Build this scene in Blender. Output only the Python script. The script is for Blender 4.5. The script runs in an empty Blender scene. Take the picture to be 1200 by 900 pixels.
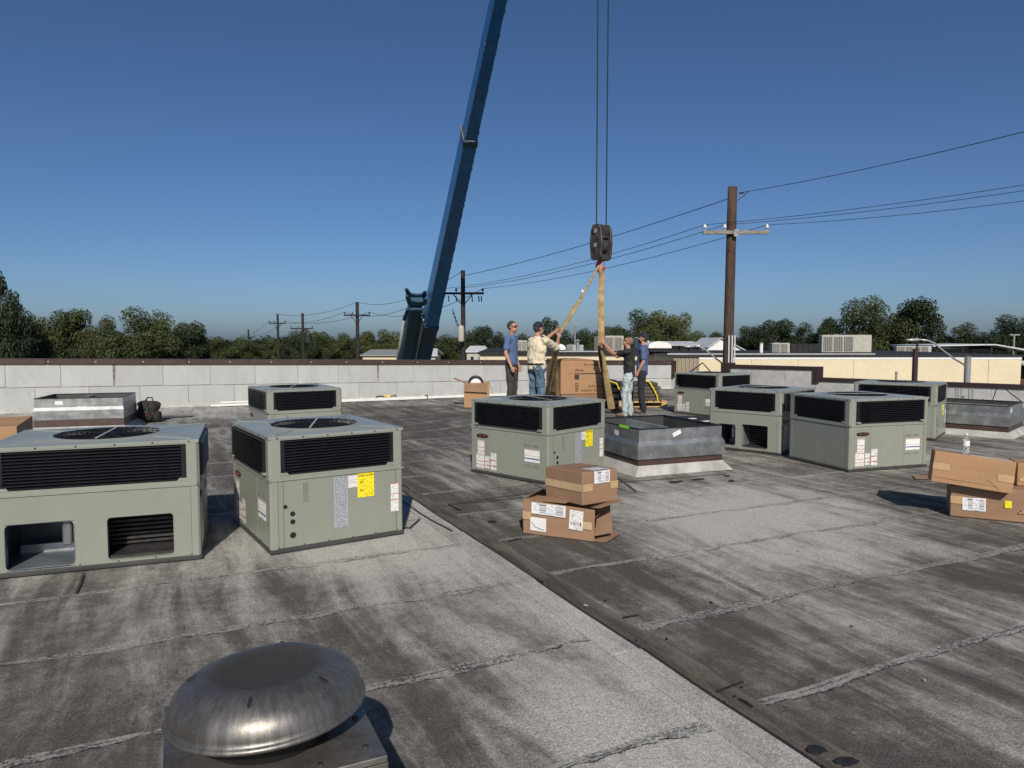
import bpy, bmesh, math, random
from mathutils import Vector, Matrix, noise
R = math.radians
C = bpy.context.scene.collection
rng = random.Random(7)

# ------------------------------------------------------------------ camera, sky, sun, exposure
HC, FPX, PITCH = 1.74, 835.0, R(3.6)
cam = bpy.data.objects.new('camera', bpy.data.cameras.new('camera'))
C.objects.link(cam)
cam.location = (0, 0, HC)
cam.rotation_euler = (R(90) - PITCH, 0, 0)
cam.data.sensor_width = 36
cam.data.lens = 36 * FPX / 1200
cam.data.clip_end = 4000
cam.data.clip_start = 0.05
sc = bpy.context.scene
sc.camera = cam
SUN_EL, SUN_AZ = R(34.5), math.atan2(0.075, -1.0)       # the sun stands behind the camera
w = bpy.data.worlds.new('World'); sc.world = w; w.use_nodes = True
wn = w.node_tree.nodes; wl = w.node_tree.links
sky = wn.new('ShaderNodeTexSky'); sky.sky_type = 'NISHITA'; sky.sun_disc = False
sky.sun_elevation = SUN_EL; sky.sun_rotation = SUN_AZ
sky.altitude = 0; sky.air_density = 0.7; sky.dust_density = 1.1; sky.ozone_density = 6.0
bg = wn['Background']; bg.inputs['Strength'].default_value = 0.079
hs = wn.new('ShaderNodeHueSaturation'); hs.inputs['Saturation'].default_value = 1.05; hs.inputs['Hue'].default_value = .500
wl.new(sky.outputs[0], hs.inputs['Color']); wl.new(hs.outputs[0], bg.inputs['Color'])
sun = bpy.data.objects.new('sun', bpy.data.lights.new('sun', 'SUN')); C.objects.link(sun)
sun.data.energy = 4.3; sun.data.angle = R(0.5); sun.data.color = (1.0, 0.93, 0.82)
sd = Vector((math.sin(SUN_AZ) * math.cos(SUN_EL), math.cos(SUN_AZ) * math.cos(SUN_EL), math.sin(SUN_EL)))
sun.rotation_euler = sd.to_track_quat('Z', 'Y').to_euler()
sc.view_settings.view_transform = 'Standard'
sc.view_settings.look = 'None'
sc.view_settings.exposure = 0.0
sc.view_settings.gamma = 1.0

# ------------------------------------------------------------------ helpers
def tag(o, label=None, cat=None, group=None, kind=None):
    if label: o['label'] = label
    if cat: o['category'] = cat
    if group: o['group'] = group
    if kind: o['kind'] = kind
    return o

def thing(name, loc, label, cat, rz=0, group=None):
    o = bpy.data.objects.new(name, None); C.objects.link(o)
    o.location = loc; o.rotation_euler = (0, 0, rz); o.empty_display_size = .2
    return tag(o, label, cat, group)

class MB:
    def __init__(s):
        s.bm = bmesh.new(); s.uv = None
    def quad(s, pts, uvs=None):
        vs = [s.bm.verts.new(p) for p in pts]
        f = s.bm.faces.new(vs)
        if uvs:
            if s.uv is None: s.uv = s.bm.loops.layers.uv.new('UVMap')
            for l, u in zip(f.loops, uvs): l[s.uv].uv = u
        return f
    def prism(s, pts, vec):
        vec = Vector(vec)
        a = [s.bm.verts.new(p) for p in pts]; b = [s.bm.verts.new(Vector(p) + vec) for p in pts]
        n = len(pts)
        s.bm.faces.new(a); s.bm.faces.new(b[::-1])
        for i in range(n): s.bm.faces.new((a[i], b[i], b[(i + 1) % n], a[(i + 1) % n]))
        return s
    def box(s, x0, x1, y0, y1, z0, z1):
        return s.prism([(x0, y0, z0), (x1, y0, z0), (x1, y1, z0), (x0, y1, z0)], (0, 0, z1 - z0))
    def obox(s, o, u, v, wv):
        o, u, v, wv = Vector(o), Vector(u), Vector(v), Vector(wv)
        return s.prism([o, o + u, o + u + v, o + v], wv)
    def tube(s, pts, rad, n=8, cap=True, sc2=None):
        pts = [Vector(p) for p in pts]
        if not isinstance(rad, (list, tuple)): rad = [rad] * len(pts)
        rings = []; prev = None
        for i, p in enumerate(pts):
            d = (pts[min(i + 1, len(pts) - 1)] - pts[max(i - 1, 0)]).normalized()
            if prev is None:
                a = d.cross(Vector((0, 0, 1)) if abs(d.z) < .9 else Vector((1, 0, 0))).normalized()
            else:
                a = (prev - d * prev.dot(d)).normalized()
            prev = a; b = d.cross(a)
            rings.append([s.bm.verts.new(p + (a * math.cos(t) + b * math.sin(t)) * rad[i])
                          for t in [2 * math.pi * k / n for k in range(n)]])
        for r0, r1 in zip(rings, rings[1:]):
            for k in range(n): s.bm.faces.new((r0[k], r0[(k + 1) % n], r1[(k + 1) % n], r1[k]))
        if cap: s.bm.faces.new(rings[0][::-1]); s.bm.faces.new(rings[-1])
        return s
    def lathe(s, prof, n=32, c=(0, 0, 0), cap=True):
        rings = []
        for r, z in prof:
            rings.append([s.bm.verts.new((c[0] + r * math.cos(2 * math.pi * k / n), c[1] + r * math.sin(2 * math.pi * k / n), c[2] + z)) for k in range(n)])
        for r0, r1 in zip(rings, rings[1:]):
            for k in range(n): s.bm.faces.new((r0[k], r0[(k + 1) % n], r1[(k + 1) % n], r1[k]))
        if cap: s.bm.faces.new(rings[0][::-1]); s.bm.faces.new(rings[-1])
        return s
    def ell(s, c, r, seg=14, rot=None):
        m = Matrix.Translation(c) @ (rot.to_4x4() if rot else Matrix()) @ Matrix.Diagonal((*r, 1))
        bmesh.ops.create_uvsphere(s.bm, u_segments=seg, v_segments=seg // 2 + 1, radius=1, matrix=m)
        return s
    def bevel(s, wd, seg=1, ang=40):
        bmesh.ops.recalc_face_normals(s.bm, faces=s.bm.faces)
        es = [e for e in s.bm.edges if len(e.link_faces) == 2 and e.calc_face_angle(0) > R(ang)]
        bmesh.ops.bevel(s.bm, geom=es, offset=wd, segments=seg, affect='EDGES', profile=.5)
        return s
    def mesh(s, name, m, smooth=False, recalc=True):
        if recalc: bmesh.ops.recalc_face_normals(s.bm, faces=s.bm.faces)
        me = bpy.data.meshes.new(name); s.bm.to_mesh(me); s.bm.free()
        if m: me.materials.append(m)
        if smooth:
            me.shade_smooth()
        return me
    def build(s, name, m, parent=None, smooth=False, recalc=True):
        return link(name, s.mesh(name, m, smooth, recalc), parent)

def link(name, me, parent=None):
    o = bpy.data.objects.new(name, me); C.objects.link(o)
    if parent: o.parent = parent
    return o

def copy_tree(o, parent=None):
    c = o.copy(); C.objects.link(c)
    if parent: c.parent = parent
    for ch in KIDS.get(o, ()): copy_tree(ch, c)
    return c
KIDS = {}
def index_children():
    KIDS.clear()
    for o in bpy.data.objects:
        if o.parent: KIDS.setdefault(o.parent, []).append(o)

def smooth_by_angle(o, ang=40):
    me = o.data
    me.shade_smooth()
    bm = bmesh.new(); bm.from_mesh(me)
    for e in bm.edges:
        if len(e.link_faces) != 2 or e.calc_face_angle(0) > R(ang): e.smooth = False
    bm.to_mesh(me); bm.free()
    return o

def at(px, py, Y):
    """the point that the photograph shows at pixel px, py, Y metres ahead"""
    u = (px - 600) / FPX; v = -(py - 450) / FPX
    c, s = math.cos(PITCH), math.sin(PITCH)
    d = Vector((u, c + v * s, -s + v * c))
    p = d * (Y / d.y); p.z += HC
    return p

A0 = R(25.5)
EV = Vector((math.cos(A0), math.sin(A0), 0)); NV = Vector((math.sin(A0), -math.cos(A0), 0))
def EN(e, n, z=0): return EV * e + NV * n + Vector((0, 0, z))
def roof_z(x, y):
    r = math.hypot(x - .2, (y - 14.9))
    t = max(0, 1 - r / 2.6); return .22 * t * t * (3 - 2 * t)

# ------------------------------------------------------------------ materials
def newmat(name):
    m = bpy.data.materials.new(name); m.use_nodes = True
    nt = m.node_tree; b = nt.nodes['Principled BSDF']
    return m, nt.nodes, nt.links, b
def N(nodes, t, **kw):
    n = nodes.new(t)
    for k, v in kw.items():
        if k == 'ins':
            for i, x in v.items(): n.inputs[i].default_value = x
        else: setattr(n, k, v)
    return n
def mixc(nodes, links, f, a, b, blend='MIX'):
    n = nodes.new('ShaderNodeMix'); n.data_type = 'RGBA'; n.blend_type = blend
    for i, x in ((0, f), (6, a), (7, b)):
        if hasattr(x, 'links'): links.new(x, n.inputs[i])
        elif i == 0: n.inputs[0].default_value = x
        else: n.inputs[i].default_value = (*x[:3], 1)
    return n.outputs[2]
def ramp(nodes, links, f, a, b):
    n = nodes.new('ShaderNodeMapRange'); n.interpolation_type = 'SMOOTHSTEP'
    links.new(f, n.inputs[0]); n.inputs[1].default_value = a; n.inputs[2].default_value = b
    return n.outputs[0]
def math_(nodes, links, op, a, b=0.0, clamp=False):
    n = nodes.new('ShaderNodeMath'); n.operation = op; n.use_clamp = clamp
    for i, x in ((0, a), (1, b)):
        if hasattr(x, 'links'): links.new(x, n.inputs[i])
        else: n.inputs[i].default_value = x
    return n.outputs[0]
def tex(nodes, links, scale, detail=4, rough=.6, vec=None, dist=0):
    n = nodes.new('ShaderNodeTexNoise'); n.inputs['Scale'].default_value = scale
    n.inputs['Detail'].default_value = detail; n.inputs['Roughness'].default_value = rough
    n.inputs['Distortion'].default_value = dist
    if vec: links.new(vec, n.inputs['Vector'])
    return n.outputs['Fac']
def objvec(nodes, links, scale=(1, 1, 1), rot=(0, 0, 0), world=False):
    tc = nodes.new('ShaderNodeNewGeometry' if world else 'ShaderNodeTexCoord')
    mp = nodes.new('ShaderNodeMapping'); mp.inputs['Scale'].default_value = scale; mp.inputs['Rotation'].default_value = rot
    links.new(tc.outputs['Position' if world else 'Object'], mp.inputs['Vector'])
    return mp.outputs[0]

def mat(name, col, rough=.6, metal=0, var=.12, scale=3, fine=0, fscale=60, bump=0, bscale=60, dirt=None, dscale=2,
        damt=.5, rnd=0, stretch=(1, 1, 1), rvar=0, spec=None):
    m, nd, ln, b = newmat(name)
    v = objvec(nd, ln, stretch)
    n1 = tex(nd, ln, scale, 5, .6, v)
    lo = [c * (1 - var) for c in col]; hi = [min(1, c * (1 + var)) for c in col]
    c = mixc(nd, ln, ramp(nd, ln, n1, .3, .7), lo, hi)
    if fine:
        n2 = tex(nd, ln, fscale, 2, .7, v)
        f = ramp(nd, ln, n2, .35, .65)
        c2 = mixc(nd, ln, f, (1 - fine,) * 3, (1 + fine,) * 3)
        c = mixc(nd, ln, 1.0, c, c2, 'MULTIPLY')
    if dirt:
        n3 = tex(nd, ln, dscale, 6, .7, v, .4)
        f = math_(nd, ln, 'MULTIPLY', ramp(nd, ln, n3, .48, .72), damt)
        c = mixc(nd, ln, f, c, dirt)
    if rnd:
        oi = nd.new('ShaderNodeObjectInfo')
        k = math_(nd, ln, 'ADD', math_(nd, ln, 'MULTIPLY', oi.outputs['Random'], 2 * rnd), 1 - rnd)
        cc = nd.new('ShaderNodeCombineColor')
        for i in range(3): ln.new(k, cc.inputs[i])
        c = mixc(nd, ln, 1.0, c, cc.outputs[0], 'MULTIPLY')
    ln.new(c, b.inputs['Base Color'])
    b.inputs['Roughness'].default_value = rough; b.inputs['Metallic'].default_value = metal
    if spec is not None: b.inputs['Specular IOR Level'].default_value = spec
    if rvar:
        r_ = nd.new('ShaderNodeMapRange'); ln.new(n1, r_.inputs[0])
        r_.inputs[1].default_value = .3; r_.inputs[2].default_value = .7
        r_.inputs[3].default_value = max(.05, rough - rvar); r_.inputs[4].default_value = min(1, rough + rvar)
        ln.new(r_.outputs[0], b.inputs['Roughness'])
    if bump:
        bp = nd.new('ShaderNodeBump'); bp.inputs['Strength'].default_value = bump; bp.inputs['Distance'].default_value = .01
        ln.new(tex(nd, ln, bscale, 4, .65, v), bp.inputs['Height']); ln.new(bp.outputs[0], b.inputs['Normal'])
    return m

def roof_mat(name, dark, light, bias=0, blobs=(), seam=True, valley_light=False, valley_dark=False):
    m, nd, ln, b = newmat(name)
    vw = objvec(nd, ln, (1, 1, 1), (0, 0, -A0), world=True)          # x = e, y = -n : along the seams, along the valley
    mp = nd.new('ShaderNodeMapping'); ln.new(vw, mp.inputs['Vector']); mp.inputs['Scale'].default_value = (4.2, .62, 1); mp.inputs['Rotation'].default_value = (0, 0, R(7))
    streak = tex(nd, ln, 1.0, 7, .68, mp.outputs[0], .6)
    blot = tex(nd, ln, .8, 6, .62, vw, .5)
    mid = tex(nd, ln, 9, 5, .7, vw)
    f = math_(nd, ln, 'ADD', math_(nd, ln, 'MULTIPLY', streak, .62), math_(nd, ln, 'MULTIPLY', blot, .38))
    f = math_(nd, ln, 'ADD', f, math_(nd, ln, 'MULTIPLY', math_(nd, ln, 'SUBTRACT', mid, .5), .22))
    f = math_(nd, ln, 'ADD', f, bias)
    oi = nd.new('ShaderNodeObjectInfo')
    f = math_(nd, ln, 'ADD', f, math_(nd, ln, 'MULTIPLY', math_(nd, ln, 'SUBTRACT', oi.outputs['Random'], .5), .05))
    geo = nd.new('ShaderNodeNewGeometry')
    for (bx, by, rad, amt, sx, sy) in blobs:                            # weathered patches and a thin dark streak: e, n, radius, amount
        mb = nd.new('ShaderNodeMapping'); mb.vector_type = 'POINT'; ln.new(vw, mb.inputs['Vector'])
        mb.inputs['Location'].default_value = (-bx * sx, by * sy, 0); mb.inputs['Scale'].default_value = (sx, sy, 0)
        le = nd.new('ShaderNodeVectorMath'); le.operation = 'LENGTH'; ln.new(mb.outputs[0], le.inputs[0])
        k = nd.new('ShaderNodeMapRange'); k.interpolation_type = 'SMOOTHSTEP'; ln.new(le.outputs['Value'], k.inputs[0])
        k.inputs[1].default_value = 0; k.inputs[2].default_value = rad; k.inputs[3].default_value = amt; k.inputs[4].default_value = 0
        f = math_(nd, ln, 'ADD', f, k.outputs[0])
    sx = nd.new('ShaderNodeSeparateXYZ'); ln.new(vw, sx.inputs[0])
    if valley_light:
        f = math_(nd, ln, 'ADD', f, math_(nd, ln, 'MULTIPLY', ramp(nd, ln, sx.outputs[0], .6, 2.2), .085))
    if valley_dark:
        k = nd.new('ShaderNodeMapRange'); k.interpolation_type = 'SMOOTHSTEP'; ln.new(sx.outputs[0], k.inputs[0])
        k.inputs[1].default_value = 2.5; k.inputs[2].default_value = 3.6; k.inputs[3].default_value = -.10; k.inputs[4].default_value = 0
        f = math_(nd, ln, 'ADD', f, k.outputs[0])
    g = ramp(nd, ln, f, .33, .70)
    c = mixc(nd, ln, g, dark, light)
    gr = tex(nd, ln, 150, 3, .8, vw)
    gr2 = tex(nd, ln, 70, 3, .75, vw)
    if seam:
        uv = nd.new('ShaderNodeUVMap'); su = nd.new('ShaderNodeSeparateXYZ'); ln.new(uv.outputs[0], su.inputs[0])
        wn_ = tex(nd, ln, 1.6, 4, .6, vw)
        wid = math_(nd, ln, 'ADD', math_(nd, ln, 'MULTIPLY', math_(nd, ln, 'SUBTRACT', wn_, .40), .24), .016)
        d = math_(nd, ln, 'ADD', su.outputs[1], math_(nd, ln, 'MULTIPLY', math_(nd, ln, 'SUBTRACT', tex(nd, ln, 26, 5, .75, vw), .5), .045))
        q = math_(nd, ln, 'SUBTRACT', wid, d)                           # > 0 inside the bleed-out band
        inside = ramp(nd, ln, q, 0, .008)
        speck = ramp(nd, ln, tex(nd, ln, 48, 4, .85, vw), .48, .54)
        amt = ramp(nd, ln, tex(nd, ln, 2.3, 3, .6, vw), .34, .58)
        dk = math_(nd, ln, 'MULTIPLY', speck, amt)
        band = mixc(nd, ln, dk, (.40, .395, .36), (.025, .023, .021))
        c = mixc(nd, ln, math_(nd, ln, 'MULTIPLY', inside, .62), c, band)
        ab = math_(nd, ln, 'ABSOLUTE', q)
        crack = math_(nd, ln, 'MULTIPLY', math_(nd, ln, 'SUBTRACT', 1, ramp(nd, ln, ab, .0015, .007)), ramp(nd, ln, tex(nd, ln, 5, 3, .7, vw), .42, .5))
        ab2 = math_(nd, ln, 'MULTIPLY', math_(nd, ln, 'SUBTRACT', 1, ramp(nd, ln, math_(nd, ln, 'ABSOLUTE', d), .001, .006)), ramp(nd, ln, tex(nd, ln, 3.1, 3, .7, vw), .44, .56))
        crack = math_(nd, ln, 'MAXIMUM', crack, math_(nd, ln, 'MULTIPLY', ab2, .8))
        c = mixc(nd, ln, crack, c, (.02, .019, .018))
    # granules
    c = mixc(nd, ln, 1.0, c, mixc(nd, ln, ramp(nd, ln, gr, .34, .66), (.56, .555, .55), (1.40, 1.40, 1.38)), 'MULTIPLY')
    c = mixc(nd, ln, 1.0, c, mixc(nd, ln, ramp(nd, ln, gr2, .3, .7), (.76, .76, .76), (1.22, 1.22, 1.22)), 'MULTIPLY')
    sp = tex(nd, ln, 14, 3, .8, vw)
    c = mixc(nd, ln, math_(nd, ln, 'MULTIPLY', ramp(nd, ln, sp, .66, .74), .4), c, (.42, .41, .38))
    ln.new(c, b.inputs['Base Color'])
    b.inputs['Roughness'].default_value = .88; b.inputs['Specular IOR Level'].default_value = .25
    bp = nd.new('ShaderNodeBump'); bp.inputs['Strength'].default_value = .55; bp.inputs['Distance'].default_value = .006
    hh = math_(nd, ln, 'ADD', gr, math_(nd, ln, 'MULTIPLY', gr2, 1.2))
    ln.new(hh, bp.inputs['Height']); ln.new(bp.outputs[0], b.inputs['Normal'])
    return m

def label_mat(name, base, ink, rows, head=None, heads=(), cols=1, dens=.5, bars=()):
    """flat print: rows of illegible small type, coloured bars at the given heights"""
    m, nd, ln, b = newmat(name)
    uv = nd.new('ShaderNodeUVMap'); su = nd.new('ShaderNodeSeparateXYZ'); ln.new(uv.outputs[0], su.inputs[0])
    u, v = su.outputs[0], su.outputs[1]
    r = math_(nd, ln, 'FRACT', math_(nd, ln, 'MULTIPLY', v, rows))
    line = math_(nd, ln, 'MULTIPLY', math_(nd, ln, 'GREATER_THAN', r, .3), math_(nd, ln, 'LESS_THAN', r, .78))
    mp = nd.new('ShaderNodeMapping'); ln.new(uv.outputs[0], mp.inputs[0]); mp.inputs['Scale'].default_value = (14 * cols, rows * 1.0, 1)
    sn = nd.new('ShaderNodeVectorMath'); sn.operation = 'FLOOR'; ln.new(mp.outputs[0], sn.inputs[0])
    wt = nd.new('ShaderNodeTexWhiteNoise'); wt.noise_dimensions = '2D'; ln.new(sn.outputs[0], wt.inputs['Vector'])
    word = math_(nd, ln, 'LESS_THAN', wt.outputs['Value'], dens)
    mg = math_(nd, ln, 'MULTIPLY', math_(nd, ln, 'GREATER_THAN', u, .07), math_(nd, ln, 'LESS_THAN', u, .93))
    k = math_(nd, ln, 'MULTIPLY', math_(nd, ln, 'MULTIPLY', line, word), mg)
    c = mixc(nd, ln, math_(nd, ln, 'MULTIPLY', k, .75), base, ink)
    for (u0, u1, v0, v1, hz) in bars:
        ins = math_(nd, ln, 'MULTIPLY', math_(nd, ln, 'MULTIPLY', math_(nd, ln, 'GREATER_THAN', u, u0), math_(nd, ln, 'LESS_THAN', u, u1)), math_(nd, ln, 'MULTIPLY', math_(nd, ln, 'GREATER_THAN', v, v0), math_(nd, ln, 'LESS_THAN', v, v1)))
        w1 = nd.new('ShaderNodeTexWhiteNoise'); w1.noise_dimensions = '1D'
        ln.new(math_(nd, ln, 'FLOOR', math_(nd, ln, 'MULTIPLY', v if hz else u, 90)), w1.inputs['W'])
        st_ = math_(nd, ln, 'GREATER_THAN', w1.outputs['Value'], .45)
        c = mixc(nd, ln, ins, c, base); c = mixc(nd, ln, math_(nd, ln, 'MULTIPLY', ins, st_), c, (.03, .03, .03))
    for (v0, v1, col) in heads:
        hk = math_(nd, ln, 'MULTIPLY', math_(nd, ln, 'GREATER_THAN', v, v0), math_(nd, ln, 'LESS_THAN', v, v1))
        c = mixc(nd, ln, hk, c, col)
    ln.new(c, b.inputs['Base Color']); b.inputs['Roughness'].default_value = .45
    return m

M = {}
M['sheet_left'] = roof_mat('roof cap sheet pale', (.092, .083, .074), (.45, .44, .405), -.045,
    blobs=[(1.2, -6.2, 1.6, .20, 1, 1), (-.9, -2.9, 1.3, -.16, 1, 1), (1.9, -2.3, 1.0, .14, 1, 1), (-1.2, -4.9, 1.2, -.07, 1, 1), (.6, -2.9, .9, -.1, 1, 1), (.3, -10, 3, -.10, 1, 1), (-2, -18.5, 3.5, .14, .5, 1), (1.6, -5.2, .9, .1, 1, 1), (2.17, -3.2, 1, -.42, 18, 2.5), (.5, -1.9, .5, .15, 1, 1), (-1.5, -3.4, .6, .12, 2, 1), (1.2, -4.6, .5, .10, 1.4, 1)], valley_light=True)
M['sheet_right'] = roof_mat('roof cap sheet streaked', (.086, .077, .068), (.46, .445, .41), -.040,
    blobs=[(5.4, -5.6, 1.8, .24, 1, 1), (4.3, -4.9, 1.3, .14, 1, 1), (6.5, -2.9, 1.8, -.10, 1, 1), (4.9, -4.0, 1.1, .13, 1, 1.4), (3.3, -5.4, .9, -.10, 1, 1), (4, -14, 5, -.12, 1, 1), (8.4, -5.6, 1.5, -.08, 1, 1), (10, -6.6, 1.6, .18, 1, 1), (3.3, -6.6, .7, .1, 1, 1)], valley_dark=True)
M['flashing_strip'] = roof_mat('granule flashing strip', (.20, .19, .175), (.47, .455, .42), .06, seam=False)
def silt_mat():
    m, nd, ln, b = newmat('valley silt'); vw = objvec(nd, ln, (1, 1, 1), (0, 0, -A0), world=True)
    mp = nd.new('ShaderNodeMapping'); ln.new(vw, mp.inputs[0]); mp.inputs['Scale'].default_value = (6, 1.2, 1)
    n1 = tex(nd, ln, 1.3, 6, .7, mp.outputs[0], .5); n2 = tex(nd, ln, 2.6, 6, .72, vw)
    c = mixc(nd, ln, ramp(nd, ln, n1, .34, .66), (.058, .047, .039), (.135, .115, .096))
    sx = nd.new('ShaderNodeSeparateXYZ'); ln.new(vw, sx.inputs[0])
    e = math_(nd, ln, 'ADD', sx.outputs[0], math_(nd, ln, 'MULTIPLY', math_(nd, ln, 'SUBTRACT', n2, .5), .34))
    c = mixc(nd, ln, math_(nd, ln, 'MULTIPLY', ramp(nd, ln, e, 2.38, 2.56), .6), c, (.17, .158, .14))     # washed-out granules on the far side
    c = mixc(nd, ln, 1.0, c, mixc(nd, ln, ramp(nd, ln, tex(nd, ln, 150, 3, .8, vw), .34, .66), (.6, .6, .6), (1.35, 1.35, 1.33)), 'MULTIPLY')
    ln.new(c, b.inputs['Base Color']); b.inputs['Roughness'].default_value = .9; b.inputs['Specular IOR Level'].default_value = .25
    bp = nd.new('ShaderNodeBump'); bp.inputs['Strength'].default_value = .5; bp.inputs['Distance'].default_value = .006
    ln.new(tex(nd, ln, 70, 4, .7, vw), bp.inputs['Height']); ln.new(bp.outputs[0], b.inputs['Normal'])
    return m
M['dirt'] = silt_mat()
M['crack'] = mat('bitumen', (.018, .017, .016), .6, var=.3, scale=30)
M['paint'] = mat('sage painted steel', (.252, .266, .222), .38, var=.035, scale=2.5, fine=.02, fscale=30, bump=.16, bscale=3.5, dirt=(.20, .205, .175), dscale=3, damt=.18, rnd=.04)
M['paint_top'] = mat('sage painted steel lid', (.262, .278, .245), .30, var=.05, scale=3, bump=.05, bscale=8, dirt=(.22, .225, .19), dscale=4, damt=.35, rnd=.04)
M['pan'] = mat('dark base pan', (.045, .046, .044), .5, var=.2)
M['louvre'] = mat('black louvre steel', (.010, .011, .014), .33, var=.2, scale=8, rvar=.06)
M['void'] = mat('dark cavity', (.006, .006, .006), .8, var=.2)
M['foil'] = mat('foil faced liner', (.30, .32, .34), .28, .7, var=.2, scale=6, bump=.2, bscale=9)
M['liner'] = mat('blue grey liner', (.19, .225, .25), .35, .4, var=.25, scale=5, bump=.15, bscale=9)
M['coil'] = mat('evaporator coil fins', (.06, .058, .055), .45, .5, var=.3, scale=20)
M['galv'] = mat('galvanised sheet', (.35, .365, .36), .44, .8, var=.16, scale=5, fine=.06, fscale=34, bump=.1, bscale=4, dirt=(.17, .19, .19), dscale=1.8, damt=.6, rvar=.1)
M['galv_matt'] = mat('dull galvanised sheet', (.34, .36, .37), .5, .5, var=.2, scale=6, fine=.08, fscale=30, bump=.15, bscale=4)
M['brown'] = mat('brown coil metal', (.060, .034, .027), .42, var=.14, scale=4, bump=.05, bscale=10, dirt=(.10, .08, .07), dscale=5, damt=.3)
M['brown_dark'] = mat('dark brown flashing', (.030, .016, .014), .5, var=.2, scale=4)
M['wallpanel'] = mat('painted block face', (.415, .42, .41), .85, var=.06, scale=2.2, fine=.10, fscale=130, bump=.35, bscale=110, dirt=(.29, .29, .275), dscale=2.6, damt=.5, rnd=.05, stretch=(1, 1, .4))
M['wallpanel2'] = mat('grey painted block face', (.40, .40, .39), .85, var=.12, scale=3, fine=.10, fscale=110, bump=.3, bscale=100, dirt=(.22, .22, .21), dscale=2.4, damt=.6, rnd=.06)
M['mortar'] = mat('mortar joint', (.31, .31, .30), .95, var=.25, scale=20)
M['stain'] = mat('rust run', (.16, .15, .14), .9, var=.4, scale=12)
M['cant'] = mat('granule cant strip', (.40, .395, .37), .9, var=.18, scale=4, fine=.2, fscale=180, bump=.4, bscale=160, dirt=(.20, .19, .18), dscale=3, damt=.6)
M['card'] = mat('corrugated cardboard', (.355, .205, .105), .8, var=.07, scale=3, fine=.05, fscale=40, bump=.08, bscale=30, rnd=.06, stretch=(1, 1, 3))
M['card_dark'] = mat('brown cardboard', (.275, .165, .098), .8, var=.09, scale=3, fine=.05, fscale=40, bump=.1, bscale=25, rnd=.05, stretch=(1, 1, 3))
M['card_in'] = mat('cardboard inside', (.25, .15, .085), .85, var=.1)
M['tape'] = mat('packing tape', (.47, .31, .165), .3, var=.08, scale=10)
M['tape_clear'] = mat('shiny tape', (.50, .37, .22), .22, var=.08, scale=10)
M['white_paper'] = label_mat('shipping label', (.74, .74, .76), (.16, .16, .2), 13, dens=.42, bars=[(.24, .44, .12, .88, True), (.72, .94, .15, .85, True)])
M['white_paper2'] = label_mat('shipping label tall', (.74, .73, .70), (.14, .14, .14), 16, dens=.36, bars=[(.12, .88, .22, .40, False)])
M['plain_paper'] = mat('paper', (.72, .72, .71), .7, var=.05)
M['lbl_grey'] = label_mat('grey data plate', (.36, .37, .40), (.09, .09, .12), 30, cols=2, dens=.62)
M['lbl_yellow'] = label_mat('yellow energy label', (.86, .70, .02), (.30, .25, .02), 17, dens=.34)
M['lbl_warn'] = label_mat('white warning label', (.78, .78, .76), (.22, .22, .22), 22, heads=[(.965, 1, (.55, .12, .05)), (.60, .63, (.55, .12, .05)), (.40, .43, (.55, .12, .05))], dens=.6)
M['lbl_warn2'] = label_mat('red barred warning label', (.78, .77, .75), (.30, .22, .2), 16, heads=[(.92, .96, (.52, .24, .19)), (.47, .52, (.52, .24, .19)), (.22, .27, (.52, .24, .19)), (.08, .11, (.52, .24, .19))], dens=.45)
M['lbl_wire'] = label_mat('wiring label', (.78, .78, .76), (.12, .12, .13), 9, heads=[(.52, .58, (.5, .14, .1)), (.2, .26, (.5, .14, .1))], dens=.5)
M['lbl_wide'] = label_mat('white caution label', (.80, .80, .79), (.55, .5, .4), 8, heads=[(.93, .99, (.50, .25, .15)), (.46, .50, (.55, .33, .18)), (.21, .31, (.10, .12, .30))], dens=.4)
M['emboss'] = mat('pressed lettering', (.19, .20, .155), .4, var=.1)
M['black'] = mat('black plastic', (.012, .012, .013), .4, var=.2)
M['red'] = mat('red paint', (.50, .035, .025), .4, var=.1)
M['red_print'] = mat('red print', (.52, .06, .04), .5, var=.1)
M['ink'] = mat('black print', (.03, .022, .018), .6, var=.1)
M['white'] = mat('white paint', (.74, .74, .72), .5, var=.05, scale=6, dirt=(.5, .49, .46), dscale=4, damt=.4)
M['lime'] = mat('lime sticker', (.30, .80, .04), .5, var=.05)
M['yellow'] = mat('yellow webbing', (.72, .60, .03), .6, var=.1, scale=12)
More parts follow.
